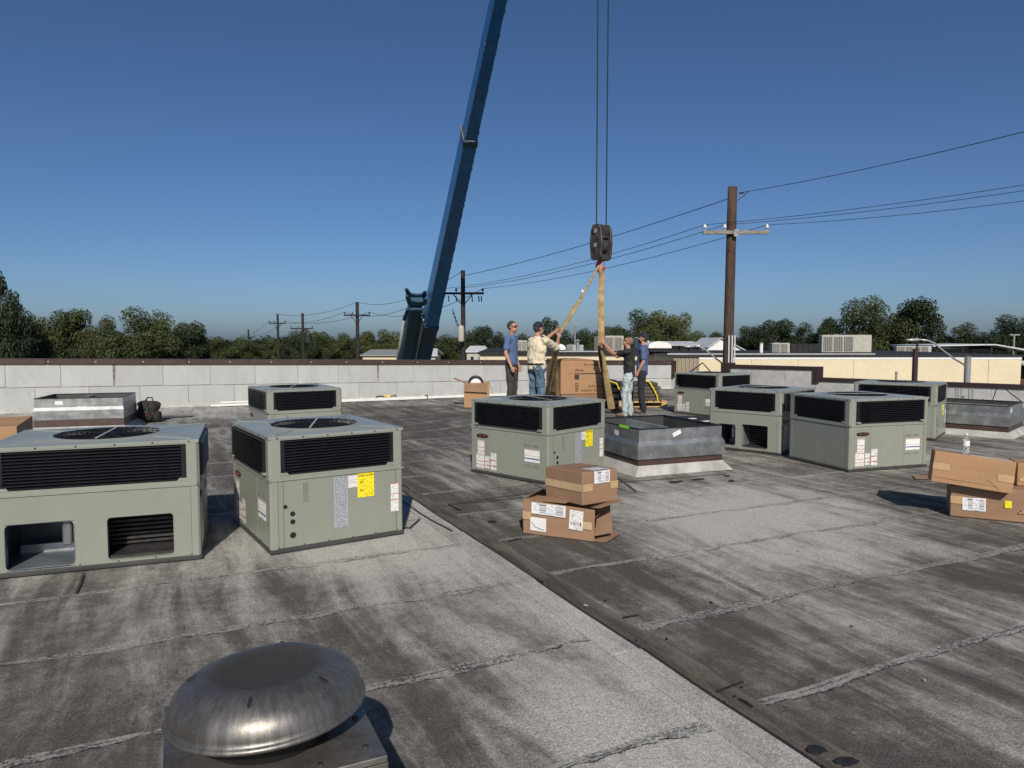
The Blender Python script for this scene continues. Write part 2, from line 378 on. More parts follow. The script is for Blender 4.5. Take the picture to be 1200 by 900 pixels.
def steel_mat():
    m, nd, ln, b = newmat('weathered spun steel'); v = objvec(nd, ln)
    sx = nd.new('ShaderNodeSeparateXYZ'); ln.new(v, sx.inputs[0])
    rad = math_(nd, ln, 'SQRT', math_(nd, ln, 'ADD', math_(nd, ln, 'MULTIPLY', sx.outputs[0], sx.outputs[0]), math_(nd, ln, 'MULTIPLY', sx.outputs[1], sx.outputs[1])))
    th = math_(nd, ln, 'ARCTAN2', sx.outputs[1], sx.outputs[0])
    cb = nd.new('ShaderNodeCombineXYZ'); ln.new(math_(nd, ln, 'MULTIPLY', th, 7.0), cb.inputs[0]); ln.new(math_(nd, ln, 'MULTIPLY', rad, 9.0), cb.inputs[1])
    run = tex(nd, ln, 2.2, 6, .7, cb.outputs[0])                      # runs down the shoulder
    rim = ramp(nd, ln, rad, .13, .2)
    run = math_(nd, ln, 'ADD', .5, math_(nd, ln, 'MULTIPLY', math_(nd, ln, 'SUBTRACT', run, .5), rim))
    blot = tex(nd, ln, 6, 6, .65, v, .4)
    c = mixc(nd, ln, ramp(nd, ln, run, .32, .68), (.165, .155, .14), (.25, .24, .225))
    c = mixc(nd, ln, math_(nd, ln, 'MULTIPLY', ramp(nd, ln, blot, .45, .7), .6), c, (.085, .076, .065))
    k = math_(nd, ln, 'ADD', rad, math_(nd, ln, 'MULTIPLY', math_(nd, ln, 'SUBTRACT', blot, .5), .10))
    gr = math_(nd, ln, 'SUBTRACT', 1, ramp(nd, ln, k, .13, .215))
    c = mixc(nd, ln, math_(nd, ln, 'MULTIPLY', gr, .85), c, (.078, .068, .058))
    sp = ramp(nd, ln, tex(nd, ln, 75, 2, .7, v), .68, .74)
    c = mixc(nd, ln, math_(nd, ln, 'MULTIPLY', sp, .6), c, (.42, .40, .37))
    ln.new(c, b.inputs['Base Color']); b.inputs['Metallic'].default_value = .75
    rr = math_(nd, ln, 'ADD', math_(nd, ln, 'MULTIPLY', gr, .25), math_(nd, ln, 'ADD', .38, math_(nd, ln, 'MULTIPLY', run, .12)))
    ln.new(rr, b.inputs['Roughness'])
    bp = nd.new('ShaderNodeBump'); bp.inputs['Strength'].default_value = .16; bp.inputs['Distance'].default_value = .01
    ln.new(math_(nd, ln, 'ADD', tex(nd, ln, 18, 4, .6, v), math_(nd, ln, 'MULTIPLY', run, .12)), bp.inputs['Height']); ln.new(bp.outputs[0], b.inputs['Normal'])
    return m
M['steel'] = steel_mat()
M['steel_top'] = mat('grimy steel crown', (.105, .095, .083), .55, .6, var=.22, scale=7, fine=.16, fscale=60, bump=.12, bscale=30, dirt=(.22, .21, .19), dscale=22, damt=.35)
M['steel_plate'] = mat('sooty curb plate', (.27, .255, .23), .42, .8, var=.25, scale=4, fine=.1, fscale=40, dirt=(.12, .105, .09), dscale=2.2, damt=.7)
M['boom'] = mat('blue crane paint', (.018, .145, .38), .34, var=.2, scale=1.2, bump=.05, bscale=4, dirt=(.05, .055, .06), dscale=2.0, damt=.45)
M['boom2'] = mat('dark blue steel', (.016, .058, .105), .42, var=.2, scale=2, dirt=(.04, .04, .04), dscale=2, damt=.5)
M['rub'] = mat('scraped steel edge', (.22, .17, .12), .6, var=.5, scale=9)
M['chrome'] = mat('bright cylinder rod', (.62, .62, .60), .25, .4, var=.1)
M['blockpaint'] = mat('oily hook block', (.055, .050, .047), .5, .2, var=.4, scale=6, dirt=(.13, .08, .05), dscale=5, damt=.5)
M['rope'] = mat('wire rope', (.022, .024, .03), .5, .2, var=.2)
M['sling'] = mat('tan web sling', (.33, .235, .11), .85, var=.25, scale=7, fine=.1, fscale=60, bump=.3, bscale=70, dirt=(.20, .14, .07), dscale=6, damt=.6)
M['polewood'] = mat('creosoted pole', (.060, .036, .026), .85, var=.35, scale=4, fine=.3, fscale=20, bump=.5, bscale=18, stretch=(6, 6, .6), dirt=(.11, .07, .05), dscale=2, damt=.5)
M['polewood_far'] = mat('dark pole', (.022, .019, .018), .9, var=.3, scale=4)
M['armwood'] = mat('grey crossarm', (.23, .205, .16), .85, var=.3, scale=6, stretch=(1, 6, 6))
M['porcelain'] = mat('porcelain', (.55, .55, .55), .3, var=.05)
M['wire'] = mat('wire', (.020, .022, .026), .5, var=.1)
M['pallet'] = mat('pallet timber', (.50, .33, .13), .8, var=.2, scale=6, stretch=(1, 5, 5))
M['slate'] = mat('wrapped shingle bundle', (.080, .065, .050), .85, var=.3, scale=7, bump=.3, bscale=18, rnd=.2)
M['plastic_wrap'] = mat('black wrap', (.02, .02, .02), .3, var=.3, scale=9, bump=.8, bscale=9)
M['camo'] = mat('camouflage cloth', (.020, .019, .014), .9, var=.2, scale=6, dirt=(.085, .07, .045), dscale=16, damt=.75, bump=.3, bscale=30)
M['cream'] = mat('cream stucco', (.65, .56, .385), .85, var=.03, scale=.8, fine=.03, fscale=10, rnd=.02)
M['cream_base'] = mat('cream stucco joint', (.78, .68, .48), .85, var=.03)
M['tan_metal'] = mat('tan ribbed metal', (.30, .25, .18), .5, var=.08)
M['roofblack'] = mat('black roof edge', (.016, .016, .018), .8, var=.3)
M['brick'] = mat('red brick', (.30, .13, .08), .9, var=.2, scale=8)
M['acgrey'] = mat('beige condenser', (.40, .385, .33), .5, var=.08)
M['acfin'] = mat('condenser fins', (.10, .098, .09), .6, var=.25, scale=10)
M['sheetroof'] = mat('pale roof metal', (.55, .57, .58), .45, var=.1, scale=2)
M['glassdark'] = mat('dark window', (.02, .025, .03), .12, var=.2)
M['lampgrey'] = mat('grey lamp pole', (.27, .28, .27), .5, .2, var=.08)
M['lampalu'] = mat('aluminium arm', (.45, .45, .43), .4, .5, var=.08)
M['trunk'] = mat('bark', (.06, .048, .036), .95, var=.3, scale=3)
M['ground'] = mat('town ground', (.09, .095, .06), .95, var=.3, scale=.05, dirt=(.13, .12, .11), dscale=.02, damt=.8)
M['roofbody'] = mat('roof deck', (.14, .14, .135), .9, var=.1)

def leaf_mat(name, a, b_, c_):
    m, nd, ln, b = newmat(name)
    v = objvec(nd, ln)
    f = ramp(nd, ln, tex(nd, ln, .55, 4, .6, v), .35, .65)
    c = mixc(nd, ln, f, a, b_)
    c = mixc(nd, ln, math_(nd, ln, 'MULTIPLY', ramp(nd, ln, tex(nd, ln, 2.6, 2, .6, v), .5, .7), .6), c, c_)
    oi = nd.new('ShaderNodeObjectInfo')
    k = math_(nd, ln, 'ADD', math_(nd, ln, 'MULTIPLY', oi.outputs['Random'], .5), .75)
    cc = nd.new('ShaderNodeCombineColor')
    for i in range(3): ln.new(k, cc.inputs[i])
    c = mixc(nd, ln, 1.0, c, cc.outputs[0], 'MULTIPLY')
    ln.new(c, b.inputs['Base Color']); b.inputs['Roughness'].default_value = .6
    b.inputs['Specular IOR Level'].default_value = .3
    return m
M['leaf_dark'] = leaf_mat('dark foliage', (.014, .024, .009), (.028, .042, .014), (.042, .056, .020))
M['leaf_mid'] = leaf_mat('green foliage', (.026, .038, .011), (.052, .068, .019), (.080, .092, .028))
M['leaf_yel'] = leaf_mat('yellowish foliage', (.040, .050, .013), (.076, .082, .021), (.112, .110, .034))

# ------------------------------------------------------------------ the roof
KX, KY = 5.56, 25.0                                    # where the two parapets meet
WD = Vector((math.cos(R(-43)), math.sin(R(-43)), 0))   # line of the right parapet
K = Vector((KX, KY, 0))
roof_poly = [EN(-16, -20.4), EN(15.8, -20.4), K + WD * 24 + Vector((.3, .3, 0)), K + WD * 24 + NV * 14, EN(-16, 7)]
mb = MB(); mb.prism([(p.x, p.y, -4.5) for p in roof_poly], (0, 0, 4.49))
roof = tag(mb.build('roof', M['roofbody']), 'flat grey granule covered roof that everything stands on', 'roof', kind='structure')

def e_max_at(n):                                       # e where a line of constant n meets the right parapet
    # K + t*WD ; n-coordinate
    nK = K.dot(NV); nW = WD.dot(NV)
    t = (n - nK) / nW
    return (K + WD * max(t, 0)).dot(EV)

def sheet(e0, e1, n0, n1, m, z=.004, clip=False):
    mb = MB(); uvl = mb.bm.loops.layers.uv.new('UVMap')
    fine_z = (n0 < -11)
    step = .16
    cols = max(2, int((e1 - e0) / step))
    rows = [n0 - .03, n0 + .001, n0 + .12, (n0 + n1) / 2, n1]
    zz = [z + .0025, z + .003, z + .003, z + .0015, z]
    grid = []
    for j, n in enumerate(rows):
        line = []
        for i in range(cols + 1):
            e = e0 + (e1 - e0) * i / cols
            if clip: e = min(e, e_max_at(n) - .02)
            jit = (.020 * noise.noise(Vector((e * 1.3, n0 * 3.1, 0))) + .012 * noise.noise(Vector((e * 5.1, n0 * 3.1, 7)))) if j < 2 else 0
            p = EN(e, n + jit)
            line.append((mb.bm.verts.new((p.x, p.y, zz[j] + roof_z(p.x, p.y) + .004 * noise.noise(Vector((e * .8, n * .9, 3))))), (e, n - n0 + .0)))
        grid.append(line)
    for j in range(len(rows) - 1):
        for i in range(cols):
            q = [grid[j][i], grid[j][i + 1], grid[j + 1][i + 1], grid[j + 1][i]]
            f = mb.bm.faces.new([a for a, _ in q])
            for l, (_, t) in zip(f.loops, q): l[uvl].uv = t
    # raised lap edge
    for i in range(cols):
        a, b = grid[0][i][0], grid[0][i + 1][0]
        c_ = mb.bm.verts.new((a.co.x, a.co.y, a.co.z - .005)); d_ = mb.bm.verts.new((b.co.x, b.co.y, b.co.z - .005))
        f = mb.bm.faces.new((mb.bm.verts.new(a.co), mb.bm.verts.new(b.co), d_, c_))
        for l in f.loops: l[uvl].uv = (0, 0)
    o = mb.build('roofing_sheet', m, roof)
    for p in o.data.polygons: p.use_smooth = True
    if o.data.polygons[0].normal.z < 0: o.data.flip_normals()
    return o

VE = 2.30
left_n = [-20.1 + 1.045 * i for i in range(13)] + [-6.5, -5.55, -4.5, -3.43, -2.43, -1.42, -.4, .6, 1.6, 2.6, 3.6, 4.6, 5.6, 6.6]
left_n = [n for i, n in enumerate(left_n) if n < -7 or n >= -6.51]
right_n = [-20.1 + 1.046 * i for i in range(13)] + [-6.5, -5.5, -4.55, -3.47, -2.47, -1.45, -.4, .6, 1.6, 2.6, 3.6, 4.6, 5.6, 6.6]
right_n = [n for n in right_n if n < -7 or n >= -6.51]
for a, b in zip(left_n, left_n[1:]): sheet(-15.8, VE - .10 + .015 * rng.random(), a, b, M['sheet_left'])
for a, b in zip(right_n, right_n[1:]): sheet(VE + .10, 30, a, b, M['sheet_right'], clip=True)
# pale flashing strip beside the valley, in lengths, with a black open edge
n = -20.0; k = 0
while n < 6.5:
    L = 1.35 + .5 * rng.random()
    if abs(n + 4.4) < .3: L = 1.2
    off = .012 * (k % 2) + .006 * rng.random()
    mb = MB(); segs = 8
    def ep(i, base): return base + .010 * noise.noise(Vector(((n + L * i / segs) * 1.7, base * 9, 1)))
    for i in range(segs):
        na, nb = n + (L - .012) * i / segs, n + (L - .012) * (i + 1) / segs
        x0, x1, y0, y1 = ep(i, VE - .17) , ep(i, VE + off), ep(i + 1, VE - .17), ep(i + 1, VE + off)
        a, b, c_, d_ = EN(x0, na, .014), EN(x1, na, .019), EN(y1, nb, .019), EN(y0, nb, .014)
        mb.prism([a, b, c_, d_], (0, 0, -.012))
    mb.build('flashing_strip', M['flashing_strip'], roof)
    mb = MB()
    for i in range(segs):
        na, nb = n + L * i / segs, n + L * (i + 1) / segs
        xa, xb = ep(i, VE + off), ep(i + 1, VE + off)
        wa = .025 + .014 * abs(noise.noise(Vector((na * 2.3, 5, 1)))) 
        mb.prism([EN(xa - .003, na, .0215), EN(xa + wa, na, .0135), EN(xb + wa, nb, .0135), EN(xb - .003, nb, .0215)], (0, 0, -.006))
    mb.build('bitumen_edge', M['crack'], roof)
    n += L; k += 1
mb = MB(); segs = 120
for i in range(segs):
    na, nb = -20 + 26.4 * i / segs, -20 + 26.4 * (i + 1) / segs
    def wv(n_): return VE + .19 + .05 * noise.noise(Vector((n_ * .9, 2, 2))) + .03 * noise.noise(Vector((n_ * 3.3, 7, 2)))
    pts = []
    cols = [VE - .03, VE + .05, VE + .12]
    A_ = [EN(c, na, .0110) for c in cols] + [EN(wv(na), na, .0128)]
    B_ = [EN(c, nb, .0110) for c in cols] + [EN(wv(nb), nb, .0128)]
    for j in range(3): mb.quad([A_[j], A_[j + 1], B_[j + 1], B_[j]])
bmesh.ops.remove_doubles(mb.bm, verts=mb.bm.verts, dist=.0005)
o = mb.build('valley_silt', M['dirt'], roof); o['kind'] = 'stuff'
if o.data.polygons[0].normal.z < 0: o.data.flip_normals()

def decal(name, pts, m, z=.02, parent=roof, th=.003):
    mb = MB(); mb.prism([(p.x, p.y, z) for p in pts], (0, 0, th)); return mb.build(name, m, parent)
def blob(name, c, r1, r2, ang, m, z=.02, n=14, seed=0, parent=roof, th=.003):
    pts = []
    for i in range(n):
        t = 2 * math.pi * i / n
        k = 1 + .35 * noise.noise(Vector((math.cos(t) * 1.7 + seed * 5, math.sin(t) * 1.7, seed)))
        x, y = r1 * k * math.cos(t), r2 * k * math.sin(t)
        pts.append(Vector((c.x + x * math.cos(ang) - y * math.sin(ang), c.y + x * math.sin(ang) + y * math.cos(ang), 0)))
    return decal(name, pts, m, z, parent, th)
def G(px, py, z=0):
    p1 = at(px, py, 1.0); d = p1 - Vector((0, 0, HC))
    return Vector((0, 0, HC)) + d * ((z - HC) / d.z)
# tar spots, open laps, scuffs
for i, (x, y, a, b_) in enumerate([(957, 883, .045, .03), (992, 897, .05, .03), (577, 613, .04, .03)]):
    blob('tar_spot', G(x, y), a, b_, .3, M['crack'], .017, seed=i)
blob('tar_spot', G(632, 684), .05, .018, R(-60), M['crack'], .024, seed=9)
def lap(p0, p1, wd=.012, m='crack', z=.018):
    a, b = G(*p0), G(*p1); d = (b - a).normalized(); q = Vector((-d.y, d.x, 0)) * wd / 2
    mid = (a + b) / 2 + q * rng.uniform(-1, 1)
    return decal('lap_edge', [a - q, mid - q, b - q, b + q, mid + q * 1.4, a + q], M[m], z)
for p in [((525, 593), (612, 585)), ((525, 593), (540, 600)), ((730, 727), (748, 724)), ((840, 815), (871, 803)), ((866, 823), (882, 833)), ((596, 637), (612, 633)), ((462, 563), (480, 575)), ((700, 535), (700, 535.5)), ((556, 588), (620, 580))]:
    lap(*p)
lap((98, 675), (89, 698), wd=.012)
for p in [((716, 568), (850, 557)), ((724, 562), (746, 578))]: lap(*p, wd=.012)
for i, (x, y) in enumerate([(818, 563), (792, 566), (852, 559), (857, 565)]): blob('tar_spot', G(x, y), .10 if i < 2 else .04, .035, .4, M['crack'], .016, seed=20 + i)
for i in range(34):                                    # twigs and grit swept along the valley and the seams
    if i < 20: p = EN(VE + rng.uniform(.02, .25), rng.uniform(-9, -1.6))
    else: p = EN(rng.uniform(2.7, 8), rng.uniform(-7, -1.8))
    blob('roof_debris', p, rng.uniform(.005, .016), rng.uniform(.003, .006), rng.uniform(0, 3), M['crack'] if rng.random() < .9 else M['cant'], .016, 7, seed=i, th=.006)

# ------------------------------------------------------------------ parapets
par = thing('parapet_wall', tuple(EN(0, -20.1)), 'long pale grey block parapet with brown metal coping along the back of the roof', 'wall')
inv = Matrix.Translation(-EN(0, -20.1))
ztop = lambda e: 1.16 - .0155 * (e + 3.6)              # height of the block face, falling to the right
mb = MB()
e0, e1 = -15.5, 15.78
def wbox(mb, e0, e1, n0, n1, z0, z1a, z1b=None):
    z1b = z1a if z1b is None else z1b
    a = [EN(e0, n0), EN(e1, n0), EN(e1, n1), EN(e0, n1)]
    o = EN(0, -20.1)
    lo = [mb.bm.verts.new((p.x - o.x, p.y - o.y, z0)) for p in a]
    hi = [mb.bm.verts.new((p.x - o.x, p.y - o.y, z)) for p, z in zip(a, (z1a, z1b, z1b, z1a))]
    mb.bm.faces.new(lo); mb.bm.faces.new(hi[::-1])
    for i in range(4): mb.bm.faces.new((lo[i], hi[i], hi[(i + 1) % 4], lo[(i + 1) % 4]))
wbox(mb, e0, e1, -20.38, -20.118, -4.4, ztop(e0), ztop(e1))
mb.build('wall_core', M['mortar'], par)
JZ = .60
for c in range(2):
    e = -15.5 + (.0 if c == 0 else .55)
    first = True
    x = -3.53 - 1.104 * 11 + (0 if c == 0 else .575)
    while x < e1 - .05:
        a, b = max(x, e0), min(x + 1.104, e1)
        if b - a > .05:
            mb = MB(); j = rng.uniform(0, .004)
            jz = lambda e_: JZ - .012 * (e_ + 3.6)
            if c == 0: wbox(mb, a + .0035, b - .0035, -20.118, -20.10 + j, 0, ztop(a) - .0, ztop(b) - .0)
            else: wbox(mb, a + .0035, b - .0035, -20.118, -20.10 + j, 0, jz(a) - .0035, jz(b) - .0035)
            if c == 0:
                for v in mb.bm.verts:
                    if v.co.z < .01: v.co.z = jz(a) + .0035
            mb.bevel(.003)
            mb.build('wall_block', M['wallpanel'], par)
        x += 1.104
mb = MB(); wbox(mb, e0, e1, -20.1, -20.0, 0, .03); 
cant_o = EN(0, -20.1)
mb.bm.clear()
for i in range(30):
    a, b = e0 + (e1 - e0) * i / 30, e0 + (e1 - e0) * (i + 1) / 30
    pr = [(-20.094, 0), (-20.094, .10), (-20.0, .012 + .004 * (i % 3)), (-20.0, 0)]
    pa = [EN(a, n_, z_) - cant_o for n_, z_ in pr]; pb = [EN(b, n_, z_) - cant_o for n_, z_ in pr]
    mb.prism(pa, pb[0] - pa[0])
mb.build('base_cant', M['cant'], par)
x = -14.9                                              # coping in lengths with small clips at the joints
lengths = []
while x < e1:
    b = min(x + 3.05, e1 + .06)
    mb = MB(); wbox(mb, x, b - .008, -20.42, -20.05, 0, ztop(x) + .13, ztop(b) + .13)
    for v in mb.bm.verts:
        if v.co.z < .01: v.co.z = ztop((Vector(v.co) + cant_o).dot(EV)) - .005
    mb.bevel(.01); cp = mb.build('coping', M['brown'], par)
    mb = MB()
    for q in (x + .02, x + 1.0, x + 2.03):
        if q < e1 - .1: wbox(mb, q, q + .035, -20.05, -20.035, ztop(q) + .045, ztop(q) + .075)
    mb.build('clip', M['lampalu'], cp)
    x = b
for e, wd in ((-1.3, .07), (5.33, .05)):              # dark runs below two coping joints
    mb = MB(); o_ = EN(0, -20.1)
    mb.prism([EN(e - wd * .5, -20.0945, ztop(e) - .01) - o_, EN(e + wd * .5, -20.0945, ztop(e) - .01) - o_, EN(e + wd * .42, -20.0945, ztop(e) - .16) - o_, EN(e + wd * .10, -20.0945, ztop(e) - .52) - o_, EN(e - wd * .06, -20.0945, ztop(e) - .52) - o_, EN(e - wd * .40, -20.0945, ztop(e) - .14) - o_], NV * -.003)
    st = mb.build('rust_run', M['stain'], par)
# end post of the coping
mb = MB(); wbox(mb, e1 - .02, e1 + .16, -20.42, -20.04, .36, ztop(e1) + .132); mb.bevel(.01)
mb.build('coping_end', M['brown_dark'], par)

par2 = thing('parapet_wall', tuple(K), 'low grey stained parapet stepping down behind the right hand units', 'wall')
def kbox(mb, t0, t1, d0, d1, z0, z1, z2=None):
    z2 = z1 if z2 is None else z2
    nr = Vector((-WD.y, WD.x, 0))                      # away from the roof
    pts = [WD * t0 + nr * d0, WD * t1 + nr * d0, WD * t1 + nr * d1, WD * t0 + nr * d1]
    lo = [mb.bm.verts.new((p.x, p.y, z0)) for p in pts]
    hi = [mb.bm.verts.new((p.x, p.y, z)) for p, z in zip(pts, (z1, z2, z2, z1))]
    mb.bm.faces.new(lo); mb.bm.faces.new(hi[::-1])
    for i in range(4): mb.bm.faces.new((lo[i], hi[i], hi[(i + 1) % 4], lo[(i + 1) % 4]))
TS = 4.98
TP = 2.15
t = 0
while t < 23.5:
    z = .42 if t < TP - .01 else (.80 if t < TS - .01 else .475)
    t1 = t + (TP / 2 if t < TP - .01 else ((TS - TP) / 3 if t < TS - .01 else 1.5))
    mb = MB(); kbox(mb, t + .004, t1 - .004, .0 + rng.uniform(0, .004), .012, 0, z); mb.bevel(.004); mb.build('wall_panel', M['wallpanel2'], par2)
    mb = MB(); kbox(mb, t, t1, .012, .3, -4.4, z); mb.build('wall_core', M['mortar'], par2)
    t = t1
for a, b, z in ((0.2, TP, .42), (TP, TS + .02, .80), (TS + .12, 10.2, .475), (10.21, 23, .475)):
    mb = MB(); kbox(mb, a, b, -.05, .34, z, z + .10); mb.bevel(.008); mb.build('coping', M['brown_dark'], par2)
mb = MB(); kbox(mb, TS - .06, TS + .12, -.056, .345, .40, .905); mb.bevel(.008); mb.build('coping_step', M['brown_dark'], par2)
mb = MB(); kbox(mb, TP - .22, TP + .10, -.07, .36, .36, .96); mb.bevel(.01); mb.build('coping_box', M['brown_dark'], par2)
# ------------------------------------------------------------------ ground and neighbourhood
mb = MB()
for i in range(1):
    mb.quad([(-2500, -600, -4.5), (2500, -600, -4.5), (2500, 3000, -4.5), (-2500, 3000, -4.5)])
tag(mb.build('ground', M['ground']), 'flat town ground reaching the horizon', 'ground', kind='structure')

# ------------------------------------------------------------------ packaged rooftop units
UH, ZS = .957, .588                                    # unit height, height of the waist rail
TXT = {}
def text_mesh(s, size, m, name):
    key = (s, size, m.name)
    if key in TXT: return TXT[key]
    cu = bpy.data.curves.new(name, 'FONT'); cu.body = s; cu.size = size; cu.extrude = .0006
    cu.align_x = 'CENTER'; cu.align_y = 'CENTER'; cu.resolution_u = 2
    o = bpy.data.objects.new(name, cu); C.objects.link(o)
    dg = bpy.context.evaluated_depsgraph_get()
    me = bpy.data.meshes.new_from_object(o.evaluated_get(dg)); me.name = name
    bpy.data.objects.remove(o); bpy.data.curves.remove(cu)
    me.materials.clear(); me.materials.append(m); TXT[key] = me
    return me

def face_frame(f, W, D):
    """origin, direction to the right as seen from outside, outward normal"""
    return {'A': (Vector((0, D, 0)), Vector((0, -1, 0)), Vector((-1, 0, 0)), D),
            'B': (Vector((0, 0, 0)), Vector((1, 0, 0)), Vector((0, -1, 0)), W),
            'C': (Vector((W, D, 0)), Vector((-1, 0, 0)), Vector((0, 1, 0)), W),
            'D': (Vector((W, 0, 0)), Vector((0, 1, 0)), Vector((1, 0, 0)), D)}[f]
Z3 = Vector((0, 0, 1))
def fbox(mb, F, u0, u1, z0, z1, o0, o1):
    o, u, n, L = F
    return mb.obox(o + u * u0 + n * o0 + Z3 * z0, u * (u1 - u0), Z3 * (z1 - z0), n * (o1 - o0))
def fquad(name, F, u0, u1, z0, z1, off, m, parent, rot=0, th=.0012):
    o, u, n, L = F
    cu, cz = (u0 + u1) / 2, (z0 + z1) / 2; hw, hh = (u1 - u0) / 2, (z1 - z0) / 2
    c = o + u * cu + Z3 * cz + n * off
    uu = u * math.cos(rot) + Z3 * math.sin(rot); vv = -u * math.sin(rot) + Z3 * math.cos(rot)
    P = [c - uu * hw - vv * hh, c + uu * hw - vv * hh, c + uu * hw + vv * hh, c - uu * hw + vv * hh]
    mb = MB(); mb.quad(P, [(0, 0), (1, 0), (1, 1), (0, 1)])
    Q = [p - n * th for p in P]
    for i in range(4): mb.quad([P[i], Q[i], Q[(i + 1) % 4], P[(i + 1) % 4]], [(0, 0)] * 4)
    ob = mb.build(name, m, parent)
    if ob.data.polygons[0].normal.dot(n) < 0: ob.data.flip_normals()
    return ob
def ftext(name, F, u, z, off, s, size, m, parent, rot=0, sx=1):
    o, ud, n, L = F
    ob = link(name, text_mesh(s, size, m, name), parent)
    M3 = Matrix((ud * sx, Z3, n)).transposed()
    ob.matrix_local = Matrix.Translation(o + ud * u + Z3 * z + n * off) @ M3.to_4x4() @ Matrix.Rotation(rot, 4, 'Z')
    return ob

def make_unit(loc, rz, label, strap=67, W=1.153, D=1.305, openings=False, seams=None, logo=True, labels=True):
    t = thing('rooftop_unit', loc, label, 'air conditioner', rz, 'packaged rooftop air conditioners set down on the roof')
    FR = {f: face_frame(f, W, D) for f in 'ABCD'}
    P = M['paint']
    mb = MB(); mb.box(-.008, W + .008, -.008, D + .008, .0, .036); mb.bevel(.008); mb.build('base_pan', M['pan'], t)
    mb = MB()
    for f in 'ABCD':
        F = FR[f]
        if f == 'C' and openings: continue
        fbox(mb, F, .03, F[3] - .03, .03, .585, -.022, -.010)
    mb.box(.02, W - .02, .02, D - .02, .58, .60)
    mb.build('inner_shell', M['void'], t)
    # corner posts with a rounded outer edge
    for cx, cy, sx, sy in ((0, 0, 1, 1), (W, 0, -1, 1), (0, D, 1, -1), (W, D, -1, -1)):
        mb = MB(); q = .062
        pts = [(cx + sx * .014, cy), (cx + sx * q, cy), (cx + sx * q, cy + sy * .012), (cx + sx * .012, cy + sy * q), (cx, cy + sy * q), (cx, cy + sy * .014)]
        mb.prism([(x, y, .034) for x, y in pts], (0, 0, ZS - .036))
        q = .088
        pts = [(cx + sx * .016, cy - sy * .004), (cx + sx * q, cy - sy * .004), (cx + sx * q, cy + sy * .02), (cx + sx * .02, cy + sy * .02), (cx + sx * .02, cy + sy * q), (cx - sx * .004, cy + sy * q), (cx - sx * .004, cy + sy * .016)]
        mb.prism([(x, y, ZS + .014) for x, y in pts], (0, 0, UH - ZS - .045))
        mb.build('corner_post', P, t)
    # lower panels
    seams = seams or {}
    dflt = {'A': (.26, .69), 'B': (), 'C': (.5,), 'D': (.5,)}
    for f in 'ABCD':
        F = FR[f]; L = F[3]
        us = [.064] + [L * s for s in seams.get(f, dflt[f])] + [L - .064]
        if f == 'C' and openings: continue
        for a, b in zip(us, us[1:]):
            mb = MB(); fbox(mb, F, a + .0015, b - .0015, .038, ZS - .004, -.010, -.002); mb.bevel(.002)
            mb.build('side_panel', P, t)
    if openings:
        F = FR['C']; o, u, n, L = F
        Wd = (L - .128)
        # a panel with two duct openings with rounded corners
        mb = MB(); holes = [(.155, .40, .095, .385), (.55, .80, .115, .40)] if openings is True else openings
        # vertical strips and the pieces above and below each hole
        edges = [.064]
        for h in holes: edges += [h[0] * L, h[1] * L]
        edges.append(L - .064)
        for k in range(0, len(edges), 2): fbox(mb, F, edges[k], edges[k + 1], .038, ZS - .004, -.012, -.002)
        for h in holes:
            a, b = h[0] * L, h[1] * L
            fbox(mb, F, a, b, .038, h[2], -.012, -.002); fbox(mb, F, a, b, h[3], ZS - .004, -.012, -.002)
            r = .03
            for (cu, cz, su, sz) in ((a, h[2], 1, 1), (b, h[2], -1, 1), (b, h[3], -1, -1), (a, h[3], 1, -1)):
                pts = [(cu, cz)] + [(cu + su * r * (1 - math.sin(q)), cz + sz * r * (1 - math.cos(q))) for q in [math.pi / 2 * i / 4 for i in range(5)]]
                mb.prism([o + u * pu + Z3 * pz + n * -.0121 for pu, pz in pts], n * .0098)
        mb.build('duct_panel', P, t)
        for hi, h in enumerate(holes):
            a, b = h[0] * L, h[1] * L
            # turned metal lip of the opening
            mb = MB()
            for (x0, x1, z0, z1) in ((a - .002, b + .002, h[2] - .006, h[2]), (a - .002, b + .002, h[3], h[3] + .005), (a - .006, a, h[2] + .03, h[3] - .03), (b, b + .006, h[2] + .03, h[3] - .03)):
                fbox(mb, F, x0, x1, z0, z1, -.06, .0005)
            lip = mb.build('opening_lip', M['foil'] if hi == 0 else P, t)
            # cavity: floor, back and sides
            mb = MB()
            cv = M['foil'] if hi else M['coil']
            fbox(mb, F, a - .10, b + .09, .05, .056, -.75, -.014)
            fbox(mb, F, a - .10, b + .09, .05, .55, -.76, -.75)
            fbox(mb, F, a - .10, a - .094, .05, .55, -.75, -.014); fbox(mb, F, b + .084, b + .09, .05, .55, -.75, -.014)
            mb.build('duct_cavity', M['liner'] if hi == 0 else M['coil'], t)
            mb = MB()
            if hi == 1:
                for k in range(10): fbox(mb, F, a - .05, b + .05, .10 + k * .035, .118 + k * .035, -.34, -.30)
                fbox(mb, F, a - .08, b + .08, .058, .085, -.36, -.03)
                mb.build('coil_fin', M['coil'], t)
            else:
                fbox(mb, F, a - .02, b + .06, .056, .12, -.5, -.44)
                fbox(mb, F, (a + b) / 2 + .02, (a + b) / 2 + .025, .056, .5, -.74, -.735)
                mb.build('blower_housing', M['galv_matt'], t)
                mb = MB(); fbox(mb, F, b - .085, b - .022, .19, .5, -.10, -.05); mb.bevel(.01); mb.build('foil_edge', M['foil'], t)
    # waist rail
    mb = MB()
    for f in 'ABCD':
        F = FR[f]; fbox(mb, F, -.006, F[3] + .006, ZS, ZS + .016, -.02, .006)
    bmesh.ops.remove_doubles(mb.bm, verts=mb.bm.verts, dist=.0001)
    mb.build('waist_rail', P, t)
